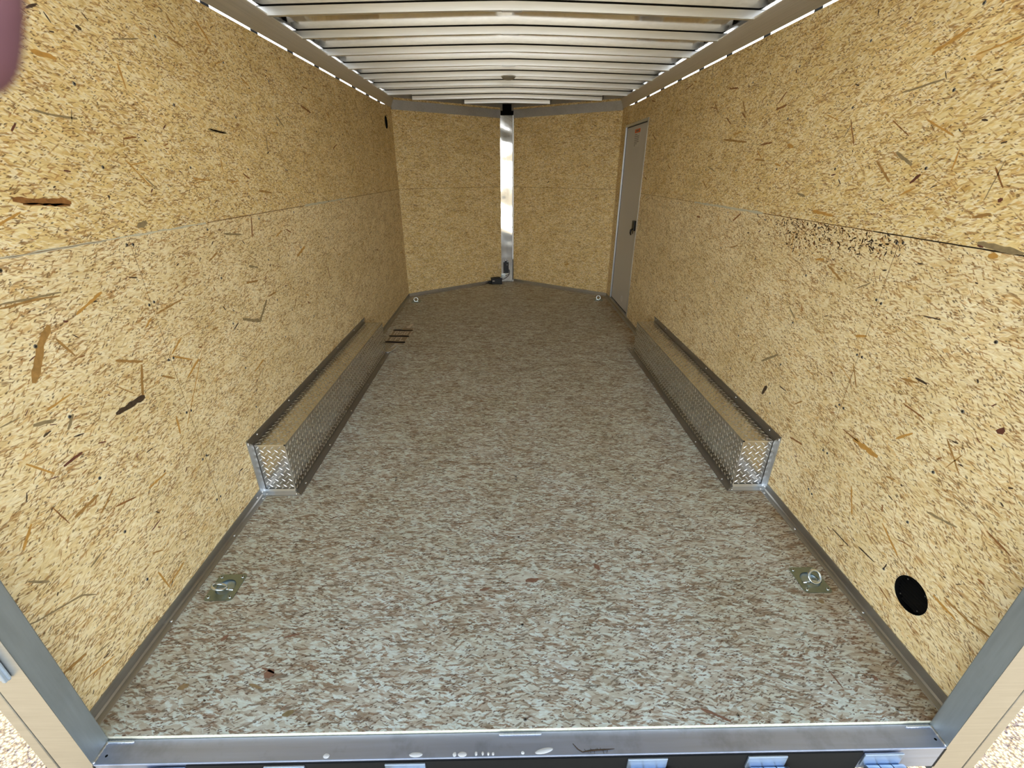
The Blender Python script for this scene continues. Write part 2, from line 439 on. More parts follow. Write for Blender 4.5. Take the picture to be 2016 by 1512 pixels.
# ---- floor
fl = MB()
out = [(-HW, Y0), (HW, Y0), (HW, Y1), (0, YN), (-HW, Y1)]
panel(fl, out, [circle(c, .036, 28) for c in ANCH], lambda u, v, d: (u, v, -d), .02, 0, 1)
rnd = random.Random(5)
MK = [('L','brown',0.02,[(1.174,1.345),(1.328,1.33)]),('L','brown',0.008,[(1.195,1.335),(1.322,1.324)]),('L','tan',0.022,[(1.126,1.051),(1.077,1.0),(1.03,0.931)]),('L','grey',0.007,[(1.318,1.545),(1.368,1.539),(1.447,1.537)]),('L','grey',0.004,[(1.438,1.558),(1.425,1.527)]),('L','dark',0.02,[(1.202,0.748),(1.322,0.747)]),('L','red',0.012,[(1.002,0.702),(1.062,0.706)]),('L','grey',0.006,[(1.04,1.128),(1.113,1.123),(1.195,1.119)]),('L','tan',0.006,[(1.036,1.119),(1.123,1.118),(1.188,1.111)]),('L','grey',0.004,[(1.681,1.764),(1.798,1.791)]),('L','grey',0.006,[(1.632,1.387),(1.678,1.349)]),('L','tan',0.007,[(1.484,0.974),(1.631,0.988)]),('L','tan',0.008,[(1.129,1.013),(1.158,0.954)]),('L','dark',0.006,[(1.427,1.109),(1.459,1.1)]),('L','grey',0.005,[(0.75,0.412),(0.781,0.394),(0.889,0.353),(0.922,0.317)]),('L','tan',0.01,[(0.765,0.212),(0.829,0.195)]),('L','brown',0.007,[(1.081,0.499),(1.153,0.476)]),('L','brown',0.004,[(0.931,0.626),(0.949,0.554)]),('L','red',0.005,[(1.152,0.334),(1.201,0.344)]),('L','grey',0.007,[(0.806,0.501),(0.844,0.458)]),('L','orange',0.006,[(1.024,0.855),(1.104,0.866)]),('L','orange',0.01,[(1.21,1.053),(1.314,1.09)]),('L','orange',0.005,[(1.446,0.559),(1.646,0.781)]),('L','brown',0.006,[(1.592,1.497),(1.65,1.505)]),('L','dark',0.006,[(1.411,1.769),(1.448,1.786)]),('L','dark',0.005,[(1.46,1.774),(1.472,1.754)]),('L','red',0.008,[(1.243,1.493),(1.261,1.51)]),('L','dark',0.012,[(1.551,1.767),(1.569,1.762)]),('L','orange',0.014,[(1.379,1.676),(1.448,1.673)]),('L','orange',0.012,[(2.161,1.926),(2.23,1.864)]),('L','tan',0.008,[(2.163,1.818),(2.207,1.853)]),('L','grey',0.012,[(2.063,1.556),(2.187,1.552)]),('L','grey',0.018,[(1.96,0.81),(2.094,0.759),(2.197,0.835)]),('L','dark',0.006,[(1.874,0.787),(1.924,0.805)]),('L','brown',0.014,[(3.058,1.748),(3.2,1.727)]),('L','grey',0.01,[(1.983,1.171),(2.114,1.151)]),('L','orange',0.016,[(2.626,0.97),(2.753,1.007)]),('L','tan',0.012,[(2.359,1.323),(2.482,1.307)]),('L','brown',0.006,[(2.077,1.557),(2.186,1.55)]),('L','dark',0.006,[(2.515,1.483),(2.547,1.496)]),('L','brown',0.009,[(2.247,1.396),(2.299,1.375)]),('L','dark',0.005,[(1.059,0.757),(1.089,0.75)]),('L','dark',0.008,[(0.991,0.8),(1.014,0.804)]),('L','grey',0.01,[(0.982,0.838),(1.038,0.823)]),('L','grey',0.005,[(0.917,0.871),(0.965,0.871)]),('L','dark',0.01,[(1.458,1.342),(1.462,1.335)]),('L','brown',0.004,[(1.594,1.499),(1.586,1.476)]),('L','grey',0.02,[(1.53,1.246),(1.579,1.255)]),('R','orange',0.022,[(1.375,0.527),(1.257,0.528)]),('R','brown',0.006,[(1.432,0.533),(1.35,0.53)]),('R','grey',0.004,[(1.261,1.34),(1.249,1.436)]),('R','brown',0.005,[(1.268,1.421),(1.225,1.372)]),('R','red',0.012,[(1.518,1.376),(1.489,1.402)]),('R','red',0.014,[(1.224,1.341),(1.213,1.346)]),('R','red',0.008,[(1.737,1.841),(1.728,1.844)]),('R','grey',0.007,[(1.667,1.637),(1.591,1.643),(1.523,1.651)]),('R','brown',0.006,[(1.877,1.582),(1.822,1.497)]),('R','orange',0.016,[(1.189,1.21),(1.163,1.212)]),('R','grey',0.016,[(1.23,1.237),(1.159,1.232),(1.107,1.228)]),('R','dark',0.005,[(1.298,1.014),(1.241,1.019)]),('R','dark',0.008,[(1.243,0.832),(1.2,0.83)]),('R','red',0.02,[(0.975,0.801),(0.962,0.817)]),('R','brown',0.006,[(1.248,0.741),(1.163,0.731)]),('R','orange',0.006,[(1.536,1.551),(1.423,1.5)]),('R','orange',0.012,[(1.599,1.725),(1.494,1.762)]),('R','orange',0.006,[(1.447,1.693),(1.332,1.71)]),('R','grey',0.014,[(2.033,0.564),(1.923,0.64)]),('R','dark',0.022,[(1.965,0.416),(1.942,0.469)]),('R','dark',0.006,[(1.319,0.153),(1.223,0.154)]),('R','dark',0.006,[(1.191,0.187),(1.114,0.191)]),('R','brown',0.005,[(1.217,0.319),(1.179,0.295)]),('R','brown',0.005,[(1.068,0.132),(1.011,0.116)]),('R','tan',0.008,[(0.892,0.293),(0.817,0.29),(0.759,0.303)]),('R','brown',0.006,[(0.885,0.551),(0.814,0.534)]),('R','brown',0.006,[(1.25,0.343),(1.231,0.329)]),('R','tan',0.01,[(1.201,0.49),(1.172,0.497)]),('R','brown',0.005,[(1.078,0.331),(1.043,0.343)]),('R','grey',0.005,[(0.989,0.575),(0.949,0.573)]),('R','brown',0.008,[(0.847,0.417),(0.828,0.416)]),('R','dark',0.006,[(0.892,0.687),(0.882,0.692)]),('R','orange',0.014,[(1.954,1.263),(1.824,1.254)]),('R','brown',0.007,[(3.675,1.92),(3.544,1.936)]),('R','brown',0.009,[(2.406,1.696),(2.353,1.732)]),('R','brown',0.01,[(2.755,1.691),(2.703,1.663)]),('R','grey',0.01,[(2.088,1.325),(2.029,1.314)]),('R','brown',0.008,[(4.333,1.69),(4.215,1.645)]),('R','tan',0.012,[(2.92,1.574),(2.639,1.547)]),('R','orange',0.014,[(2.254,1.517),(2.201,1.505)]),('R','grey',0.006,[(3.077,1.435),(2.96,1.407)]),('R','brown',0.006,[(2.565,1.719),(2.528,1.739)]),('R','brown',0.004,[(1.671,1.56),(1.582,1.51)]),('R','grey',0.012,[(1.612,1.466),(1.534,1.428)]),('R','brown',0.01,[(1.689,0.338),(1.603,0.354)]),('R','dark',0.006,[(1.851,0.512),(1.798,0.512)]),('F','red',0.03,[(-0.801,0.882),(-0.775,0.894)]),('F','orange',0.02,[(-1.043,0.848),(-1.014,0.855)]),('F','red',0.02,[(-0.998,0.998),(-0.985,1.02)]),('F','brown',0.008,[(-0.819,0.906),(-0.773,0.889)]),('F','tan',0.008,[(-0.835,0.857),(-0.79,0.844)]),('F','brown',0.01,[(0.511,0.765),(0.584,0.73)]),('F','dark',0.004,[(-0.073,1.226),(-0.045,1.209)]),('F','red',0.02,[(0.023,1.22),(0.072,1.231)]),('F','grey',0.02,[(-0.696,0.768),(-0.667,0.779)]),('F','brown',0.006,[(-0.338,1.126),(-0.268,1.15)]),('F','brown',0.012,[(-0.149,1.184),(-0.111,1.192)]),('F','red',0.02,[(0.299,1.301),(0.314,1.27)]),('F','brown',0.006,[(0.955,0.864),(0.963,0.814)]),('F','red',0.016,[(1.084,0.85),(1.08,0.834)]),('F','dark',0.006,[(-0.946,0.814),(-0.937,0.811)]),('F','tan',0.02,[(1.088,1.123),(1.092,1.106)]),('F','brown',0.01,[(-0.793,1.007),(-0.748,1.019)]),('F','dark',0.005,[(-0.773,1.083),(-0.746,1.102)])]
fm = {'red': 2, 'orange': 3, 'tan': 3, 'brown': 2, 'grey': 5, 'dark': 6}
for pl, c, w, pts in MK:
    if pl == 'F': flake(fl, pts, w, lambda u, v, d: (u, v, -d), fm[c], rnd, .0005)
floor = fl.build('floor', [M['floor'], M['board_end'], M['mk_fred'], M['mk_ftan'], M['mk_brown'], M['mk_grey'], M['mk_dark']])
tag(floor, kind='structure')
sub = MB(); sub.face([(-HW, Y0, -.021), (HW, Y0, -.021), (HW, Y1, -.021), (0, YN, -.021), (-HW, Y1, -.021)])
sub.build('subfloor', M['black_dull'], floor)

def screw_mesh():
    s = MB(); s.cyl((0, 0, 0), (0, 0, 1), .0052, .0011, 12, 0, .0044)
    s.cyl((0, 0, .0011), (0, 0, 1), .0018, .0002, 6, 1)
    return s
proto = screw_mesh().build('screw', [M['screw'], M['dark_hole']], floor)
screw_me = proto.data
def add_screw(parent, loc, nrm, s=1.0, name='screw', me=None):
    o = bpy.data.objects.new(name, me or screw_me); COL.objects.link(o); o.parent = parent
    q = Vector(nrm).to_track_quat('Z', 'Y')
    o.matrix_local = Matrix.Translation(Vector(loc)) @ q.to_matrix().to_4x4() @ Matrix.Scale(s, 4)
    return o
proto.location = (-.613, 1.036, 0)
for y in (1.04, 1.449, 1.847, 1.869, 2.258, 2.66, 3.06, 3.46, 3.87, 3.895, 4.29, 4.7, 5.1):
    for x in (-.605, 0, .605):
        if (x, y) == (-.605, 1.04): continue
        add_screw(floor, (x + rnd.uniform(-.006, .006), y, 0), (0, 0, 1))
for x in (-.61, 0, .611): add_screw(floor, (x, .745, 0), (0, 0, 1))
add_screw(floor, (1.08, .752, 0), (0, 0, 1))

# ---- side walls
def wall(side, hole_up, hole_low, door):
    s = -1 if side == 'left' else 1
    T = lambda u, v, d: (s * (HW + d), u, v)
    mb = MB(); zs = 1.2235
    if door:
        up = [(Y0 - .03, zs), (4.50, zs), (4.50, 1.822), (5.285, 1.822), (5.285, zs), (Y1, zs), (Y1, 2.008), (5.30, 2.008), (5.08, WT), (Y0 - .03, WT)]
        low = [(Y0 - .03, -.02), (4.50, -.02), (4.50, zs), (Y0 - .03, zs)]
        low2 = [(5.285, -.02), (Y1, -.02), (Y1, zs), (5.285, zs)]
    else:
        up = [(Y0 - .03, zs), (Y1, zs), (Y1, 2.008), (5.30, 2.008), (5.08, WT), (Y0 - .03, WT)]
        low = [(Y0 - .03, -.02), (Y1, -.02), (Y1, zs), (Y0 - .03, zs)]; low2 = None
    panel(mb, up, hole_up, T, .009, 0, 2)
    panel(mb, low, hole_low, T, .009, 1, 2)
    if low2:
        panel(mb, low2, [], T, .009, 1, 2)
        mb.box(tuple(min(a, b) for a, b in zip(T(4.50, -.02, 0), T(5.285, .045, .009))), tuple(max(a, b) for a, b in zip(T(4.50, -.02, 0), T(5.285, .045, .009))), 1)
    def strip(y0, y1, z0, z1, w, mi, lift=.0003, vert=False, jit=0.0):
        n = max(1, int(max(abs(y1 - y0), abs(z1 - z0)) / .03)); r = random.Random(int(y0 * 1000))
        pr = None
        for i in range(n + 1):
            f = i / n; y, z = y0 + (y1 - y0) * f, z0 + (z1 - z0) * f
            a, b = w / 2 * r.uniform(1 - jit, 1 + jit), w / 2 * r.uniform(1 - jit, 1 + jit)
            q = ((y - a, z), (y + b, z)) if vert else ((y, z - a), (y, z + b))
            if pr: mb.face([T(*pr[0], -lift), T(*q[0], -lift), T(*q[1], -lift), T(*pr[1], -lift)], mi)
            pr = q
    if side == 'left':
        strip(Y0, 1.885, zs, zs, .0055, 3, jit=.8); strip(Y0, 1.4, zs, zs, .0012, 4, lift=.0005, jit=.8); strip(1.895, 2.86, zs, zs, .0028, 4, jit=.2); strip(2.86, 3.6, zs, zs, .010, 3, jit=.5)
        strip(3.6, Y1, zs, zs, .003, 4, jit=.2)
    else:
        strip(Y0, 1.6, zs, zs, .0036, 5, jit=.2); strip(1.6, 2.33, zs, zs, .0028, 4, jit=.2); strip(2.33, 3.2, zs, zs, .010, 3, jit=.5)
        strip(3.2, 4.49, zs, zs, .002, 4)
    strip(1.479, 1.479, .05, zs, .0016, 4, vert=True, jit=.6)
    r = random.Random(7 if s < 0 else 9)
    wm = {'brown': 6, 'tan': 7, 'orange': 8, 'grey': 9, 'dark': 10, 'red': 11}
    for pl, c, w, pts in MK:
        if pl == ('L' if s < 0 else 'R'): flake(mb, pts, w, T, wm[c], r)
    # loose scatter of bark chips and long coloured strands, as on the photographed sheets
    for k in range(420):
        y, z = r.uniform(Y0, 5.45), r.uniform(.05, 1.98)
        if door and y > 4.45: continue
        a = r.gauss(.15, .6); ln = r.uniform(.008, .026); w = r.uniform(.003, .007)
        flake(mb, [(y, z), (y + ln * cos(a), z + ln * sin(a))], w, T, r.choice([10, 10, 11, 6]), r, .00035)
    for k in range(150):
        y, z = r.uniform(Y0, 5.4), r.uniform(.05, 1.98)
        if door and y > 4.4: continue
        a = r.gauss(.0, .7); ln = r.uniform(.04, .11); w = r.uniform(.0035, .011)
        flake(mb, [(y, z), (y + ln * cos(a), z + ln * sin(a))], w, T, r.choice([6, 7, 7, 8, 8, 8, 9]), r, .0003)
    if door:
        # dark cluster of bark under the board joint
        for k in range(330):
            y = r.choice([r.gauss(1.75, .20), r.gauss(2.0, .12), r.uniform(1.45, 2.2)]); z = zs - abs(r.gauss(.02, .055)) - .004
            if not 1.42 < y < 2.35: continue
            a = r.gauss(0.3, .9); ln = r.uniform(.006, .020)
            flake(mb, [(y, z), (y + ln * cos(a), min(zs - .003, z + ln * sin(a)))], r.uniform(.003, .007), T, r.choice([10, 6, 10]), r, .00045)
    low_m, up_m = (M['board_low'], M['board_up']) if s < 0 else (M['board_low_r'], M['board_up_r'])
    o = mb.build('wall_' + side, [up_m, low_m, M['board_end'], M['seal'], M['seam'], M['seam_dark'], M['mk_brown'], M['mk_tan'], M['mk_orange'], M['mk_grey'], M['mk_dark'], M['mk_red']])
    tag(o, kind='structure')
    # screws in rows along each wall post
    zs_near = [.203, .405, .605, .81, 1.01, 1.20, 1.415, 1.62, 1.815]
    for i, y in enumerate(STUDS[:9 if door else 11]):
        for j, z in enumerate(zs_near):
            if i > 4 and j % 2 == (i % 2): continue
            if z < .35 and 1.7 < y < 3.7: continue
            yy = y + r.uniform(-.004, .004)
            dbl = (i == 1 and z < 1.25)
            for k in ((-.012, .012) if dbl else (0,)):
                add_screw(o, T(yy + k, z + r.uniform(-.004, .004), -.0002), (-s, 0, 0), 1.0 if z < 1.9 else .9)
    # posts behind the boards: they cross the open slot above the boards
    for y in STUDS + [.80]:
        p = MB(); zb = 1.84 if (door and 4.49 < y < 5.30) else -.1
        p.box((min(s * 1.2295, s * 1.258), y - .0035, zb), (max(s * 1.2295, s * 1.258), y + .0035, 2.10))
        p.build('wall_post', M['black_dull'], o)
    k = MB()
    if door:
        for y0, y1, z0, z1 in ((RS + .02, 4.49, -.12, 1.97), (5.295, Y1, -.12, 1.97), (4.49, 5.295, 1.84, 1.97), (4.49, 5.295, -.12, .035)):
            k.box((1.262, y0, z0), (1.266, y1, z1))
    else: k.box((-1.266, RS + .02, -.12), (-1.262, Y1, 1.97))
    k.build('outer_skin', M['white'], o)
    return o
VENT_R, VENT_L = (.970, .206), (5.212, 1.848)
wall_left = wall('left', [circle(VENT_L, .058)], [], False)
wall_right = wall('right', [], [circle(VENT_R, .058)], True)

# ---- V nose walls
NL = math.hypot(HW, YN - Y1)
def nose(side):
    s = -1 if side == 'left' else 1
    A = Vector((s * HW, Y1, 0)); D = (Vector((0, YN, 0)) - A) / NL; N = Vector((s * (YN - Y1), HW, 0)) / NL   # outward
    T = lambda u, v, d: tuple(A + D * u + N * d + Vector((0, 0, v)))
    mb = MB(); zs = 1.2235; E = NL - .10
    panel(mb, [(0, zs), (E, zs), (E, 2.10), (0, 2.10)], [], T, .009, 0, 2)
    panel(mb, [(0, -.02), (E, -.02), (E, zs), (0, zs)], [], T, .009, 1, 2)
    for u0, u1, w, mi in ((0, E, .003, 3),):
        mb.face([T(u0, zs - w / 2, -.0003), T(u1, zs - w / 2, -.0003), T(u1, zs + w / 2, -.0003), T(u0, zs + w / 2, -.0003)], mi)
    r = random.Random(21 + s)
    for k in range(170):
        u, z = r.uniform(.02, E - .04), r.uniform(.06, 1.98); a = r.gauss(.1, .7); ln = r.uniform(.01, .045)
        flake(mb, [(u, z), (u + ln * cos(a), z + ln * sin(a))], r.uniform(.003, .008), T, r.choice([4, 5, 5, 6, 6]), r)
    if s > 0:
        for c in (((.55, .345), (.61, .325)), ((.55, .335), (.60, .315)), ((.56, .355), (.59, .356))): flake(mb, c, .012, T, 6, r, .0006)
    o = mb.build('wall_nose_' + side, [M['board_up' if s < 0 else 'board_up_r'], M['board_up_r' if s < 0 else 'board_up'], M['board_end'], M['seam'], M['mk_dark'], M['mk_brown'], M['mk_orange']])
    tag(o, kind='structure')
    for u in (.35, .75, 1.15):
        for z in (.25, .65, 1.05, 1.45, 1.85): add_screw(o, T(u, z, -.0002), -N, .9)
    k = MB(); k.face([T(-.03, -.12, .04), T(NL + .03, -.12, .04), T(NL + .03, 2.18, .04), T(-.03, 2.18, .04)])
    k.build('outer_skin', M['white'], o)
    return o, A, D, N
nose_l, AL, DL, NLn = nose('left')
nose_r, AR, DR, NRn = nose('right')

# ---- ceiling: thin bright sheet over cross bows, slightly crowned
def zroof(x): return 2.123 + .030 * (1 - min(1, abs(x) / 1.24) ** 1.25)
BOWS = [.80, 1.12, 1.53, 1.94, 2.345, 2.755, 3.17, 3.59, 4.012, 4.424, 4.843, 5.255, 5.645, 6.03]
rs = MB(); r = random.Random(3)
edges_y = [RS + .01] + BOWS + [YN]
ys = []
for a, b in zip(edges_y, edges_y[1:]):
    n = 8; ys += [(a + (b - a) * i / n, i / n, len(ys)) for i in range(n)]
ys.append((YN + .05, 0, 0))
xs = [-1.262 + 2.524 * i / 36 for i in range(37)]
sagk = {}
def zr(x, yi):
    y, f, k = yi; b = k // 8
    if b not in sagk: sagk[b] = (r.uniform(-.0012, .0016), r.uniform(0, 6), r.uniform(1.5, 3))
    a, ph, fr = sagk[b]
    return zroof(x) - sin(pi * f) * (a + .0012 * sin(ph + fr * x))
for i in range(len(ys) - 1):
    for j in range(36):
        x0, x1 = xs[j], xs[j + 1]
        rs.face([(x0, ys[i][0], zr(x0, ys[i])), (x1, ys[i][0], zr(x1, ys[i])), (x1, ys[i + 1][0], zr(x1, ys[i + 1])), (x0, ys[i + 1][0], zr(x0, ys[i + 1]))], 0, None, True)
ceiling = rs.build('ceiling', M['skin'])
sol = ceiling.modifiers.new('thickness', 'SOLIDIFY'); sol.thickness = .003; sol.offset = 1
tag(ceiling, kind='structure')

for s in (-1, 1):
    k = MB(); k.box((min(s * 1.258, s * 1.262), RS + .01, 2.028), (max(s * 1.258, s * 1.262), Y1 + .02, 2.122)); k.build('top_rail', M['alu_trim'], ceiling)
for A_, D_, N_ in ((AL, DL, NLn), (AR, DR, NRn)):
    k = MB(); q = [A_ + N_ * .002 + Vector((0, 0, 2.07)), A_ + D_ * NL + N_ * .002 + Vector((0, 0, 2.07))]
    k.loft([[q[0], q[0] + N_ * .006, q[0] + N_ * .006 + Vector((0, 0, .09)), q[0] + Vector((0, 0, .09))], [q[1], q[1] + N_ * .006, q[1] + N_ * .006 + Vector((0, 0, .09)), q[1] + Vector((0, 0, .09))]], 0, True, True, False)
    k.build('top_rail', M['alu_trim'], ceiling)
ordn = ['first', 'second', 'third', 'fourth', 'fifth', 'sixth', 'seventh', 'eighth', 'ninth', 'tenth', 'eleventh', 'twelfth', 'thirteenth', 'fourteenth']
def vhalf(y): return HW if y < Y1 else HW * (YN - y) / (YN - Y1)
vis = 0
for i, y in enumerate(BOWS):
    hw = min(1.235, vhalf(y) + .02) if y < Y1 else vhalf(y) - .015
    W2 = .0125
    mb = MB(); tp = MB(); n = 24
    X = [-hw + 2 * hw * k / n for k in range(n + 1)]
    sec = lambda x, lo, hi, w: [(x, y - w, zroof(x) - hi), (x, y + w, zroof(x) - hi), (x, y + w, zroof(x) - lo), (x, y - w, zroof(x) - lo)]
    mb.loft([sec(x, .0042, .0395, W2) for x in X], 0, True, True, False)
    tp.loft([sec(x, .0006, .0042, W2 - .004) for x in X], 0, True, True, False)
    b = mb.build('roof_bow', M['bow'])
    tp.build('foam_tape', M['black_dull'], b)  # black strip stands in for the shadow gap over the bow
    if y > 2.7:
        lab = 'bright roof bow across the ceiling, %s one down from the top of the photo' % ordn[vis]
        if y > 6: lab = 'shortest aluminium roof bow, right above the polished nose post'
        elif y > 5.5: lab = 'short aluminium roof bow over the V nose, just behind the last full-width bow'
        vis += 1
    else:
        lab = 'roof bow above the camera, %s from the back door' % ordn[i]
    tag(b, lab, 'roof bow', 'cross bows holding up the roof sheet')
    if y in (2.755, 3.17, 4.012, 4.843):
        p = MB(); p.box((-.055, y - W2 - .0005, zroof(0) - .042), (.045, y + W2 + .001, zroof(0) - .0395)); p.build('splice_plate', M['alu'], b)

# ---- coves between walls and roof, floor trim
def sweep(name, A, B, inward, prof, mat, kind='structure', ext=(0, 0)):
    """straight run of a trim profile; prof = [(distance inward, height)...]"""
    A = Vector(A); B = Vector(B); d = (B - A).normalized(); A = A - d * ext[0]; B = B + d * ext[1]; I = Vector(inward)
    mb = MB()
    ring = lambda P: [P + I * a + Vector((0, 0, h)) for a, h in prof]
    mb.loft([ring(A), ring(B)], 0, True, True, False)
    o = mb.build(name, mat); tag(o, kind=kind); return o
COVE = [(.0, 2.0045), (.003, 2.0035), (.0335, 2.088), (.0335, 2.094), (.028, 2.094), (-.004, 2.009)]
LIP = [(.000, 2.008)]
cv1 = sweep('trim_1', (-HW, RS + .01, 0), (-HW, Y1 + .015, 0), (1, 0, 0), COVE, M['alu_cove'])
cv2 = sweep('trim_2', (HW, RS + .01, 0), (HW, Y1 + .015, 0), (-1, 0, 0), COVE, M['alu_cove'])
NC = [(-.002, 1.990), (.016, 1.990), (.016, 2.078), (-.002, 2.078)]
cv3 = sweep('trim_3', AL, AL + DL * (NL - .11), -NLn, NC, M['alu_trim_x'])
cv4 = sweep('trim_4', AR, AR + DR * (NL - .11), -NRn, NC, M['alu_trim_x'])
FT_ = [(.0, .0415), (.0025, .0415), (.0045, .012), (.008, .006), (.024, .0025), (.025, .0), (.0, .0)]
Y3, Y4, WB, HB, FLG = 1.775, 3.627, .1515, .265, .039
tl = sweep('trim_5', (-HW, .716, 0), (-HW, Y3 - FLG + .004, 0), (1, 0, 0), FT_, M['alu_trim'])
tr = sweep('trim_6', (HW, .716, 0), (HW, Y3 - FLG + .004, 0), (-1, 0, 0), FT_, M['alu_trim'])
tl2 = sweep('trim_7', (-HW, Y4, 0), (-HW, Y1, 0), (1, 0, 0), FT_, M['alu_trim'])
tr2 = sweep('trim_8', (HW, Y4, 0), (HW, Y1, 0), (-1, 0, 0), FT_, M['alu_trim'])
sweep('trim_9', AL, AL + DL * (NL - .11), -NLn, FT_, M['alu_trim_x'])
sweep('trim_10', AR, AR + DR * (NL - .11), -NRn, FT_, M['alu_trim_x'])
rv = MB(); rv.cyl((0, 0, 0), (0, 0, 1), .0056, .0012, 12, 0, .0048, .0022)
rivet0 = rv.build('rivet', M['rivet'], tl); riv_me = rivet0.data
rivet0.matrix_local = Matrix.Translation(Vector((-HW + .013, 1.072, .0042)))
def rivet(parent, loc, nrm, s=1.0): return add_screw(parent, loc, nrm, s, 'rivet', riv_me)
rivet(tl, (-HW + .013, 1.474, .0042), (0, 0, 1)); rivet(tl, (-HW + .004, 1.70, .020), (1, 0, 0)); rivet(tl, (-HW + .018, 1.715, .0036), (0, 0, 1))
rivet(tr, (HW - .013, 1.065, .0042), (0, 0, 1)); rivet(tr, (HW - .013, 1.474, .0042), (0, 0, 1)); rivet(tr, (HW - .018, 1.715, .0036), (0, 0, 1))
for y in (2.02 * 2, 4.6, 5.1): rivet(tl2, (-HW + .014, y, .0042), (0, 0, 1)); rivet(tr2, (HW - .014, y, .0042), (0, 0, 1))

# ---- back door frame: uprights, sill, header, outer corner strips, weld beads
fr = empty('rear_door_frame', (0, RS, -.14))
tag(fr, 'brushed aluminium tube frame around the open back doorway, at the bottom and lower corners', 'door frame')
def loc_mb(root):
    """children are modelled in world space and moved into the root's frame"""
    return root.location.copy()
def child(mb, name, mat, root, bevel=0.0):
    o = mb.build(name, mat, root, bevel)
    o.matrix_parent_inverse = Matrix.Translation(-root.location) if root.rotation_euler.z == 0 else (Matrix.Translation(root.location) @ Matrix.Rotation(root.rotation_euler.z, 4, 'Z')).inverted()
    return o
IX = 1.150
for s in (-1, 1):
    a = MB()
    z0, z1 = -.14, 2.20
    x0, x1, ya, yb = s * IX, s * 1.2375, RS, .7215
    a.face([(x0, ya, z0), (x0, yb, z0), (x0, yb, z1), (x0, ya, z1)], 0)
    a.face([(x1, ya, z0), (x1, yb, z0), (x1, yb, z1), (x1, ya, z1)], 0)
    a.face([(x0, ya, z0), (x1, ya, z0), (x1, ya, z1), (x0, ya, z1)], 1)
    a.face([(x0, yb, z0), (x1, yb, z0), (x1, yb, z1), (x0, yb, z1)], 0)
    a.face([(x0, ya, z0), (x1, ya, z0), (x1, yb, z0), (x0, yb, z0)], 0)
    a.face([(x0, ya, z1), (x1, ya, z1), (x1, yb, z1), (x0, yb, z1)], 0)
    child(a, 'upright', [M['alu_frame'], M['alu_face']], fr, .0035)
    c = MB(); c.box((min(s * 1.2415, s * 1.272), RS + .001, z0), (max(s * 1.2415, s * 1.272), RS + .03, z1)); child(c, 'corner_strip', M['alu_face'], fr, .002)
    k = MB(); k.box((min(s * 1.2375, s * 1.2415), RS + .006, z0), (max(s * 1.2375, s * 1.2415), RS + .03, z1)); child(k, 'rubber_joint', M['black_dull'], fr)  # black strip paints the dark gap beside the upright
a = MB(); a.box((-IX, RS, -.105), (IX, .7205, -.012)); sill = child(a, 'sill', M['alu_sill'], fr, .002)
a = MB(); a.box((-IX - .08, RS, 2.112), (IX + .08, .7205, 2.20)); child(a, 'header', M['alu_frame'], fr, .003)
for s in (-1, 1):
    a = MB(); a.box((min(s * 1.1435, s * 1.1495), RS - .0006, -.105), (max(s * 1.1435, s * 1.1495), RS + .001, -.016)); child(a, 'rubber_joint', M['black_dull'], fr)  # black strip stands in for the dark gap between sill and upright
a = MB(); a.box((-.905, RS - .004, -.10), (.918, RS - .0002, -.0175)); child(a, 'rubber_seal', M['black_dull'], fr)  # plain black strip across the rear face of the sill
r = random.Random(4)
def bead(p, q, rad=.0042):
    P = Vector(p); Q = Vector(q); n = max(4, int((Q - P).length / .0035)); t_ = MB()
    t_.tube([P.lerp(Q, i / n) + Vector((0, 0, r.uniform(-.0004, .0006))) for i in range(n + 1)], [rad * (.55 + .45 * abs(sin(i * 1.3)) * r.uniform(.8, 1.1)) * (.5 if i in (0, n) else 1) for i in range(n + 1)], 8)
    return child(t_, 'weld_bead', M['weld'], fr)
for s in (-1, 1):
    bead((s * (IX - .001), RS + .001, -.0105), (s * (IX - .001), .716, -.0105), .0048)
    bead((s * 1.148, .7135, -.0105), (s * 1.076, .7135, -.0105), .0040)
bead((-.075, .7135, -.0105), (.044, .7135, -.0105), .0030)
# small drain holes in the sill
for x in (-1.128, 1.135):
    a = MB(); a.cyl((x, .682, -.0119), (0, 0, 1), .0034, .0002, 12); child(a, 'drain_hole', M['dark_hole'], fr)

# ---- polished post in the nose
post = MB()
post.box((-.093, 6.338, .004), (.066, 6.352, 2.020))
post_o = post.build('trim_11', M['mirror'], None, .0015); tag(post_o, kind='structure')
for x0, x1 in ((-.110, -.0945), (.0675, .083)):
    a = MB(); a.box((x0, 6.332, .004), (x1, 6.36, 2.02)); a.build('edge_channel', M['alu_trim'], post_o)
for x0, x1, z0, z1 in ((-.109, -.098, .135, .30), (.071, .082, .03, .31)):
    a = MB(); a.box((x0, 6.3290, z0), (x1, 6.3318, z1)); a.build('slot', M['dark_hole'], post_o)
a = MB(); a.box((-.14, 6.362, 2.02), (.11, 6.366, 2.14)); a.build('recess', M['dark_hole'], post_o)  # black panel paints the shade in the hollow above the post

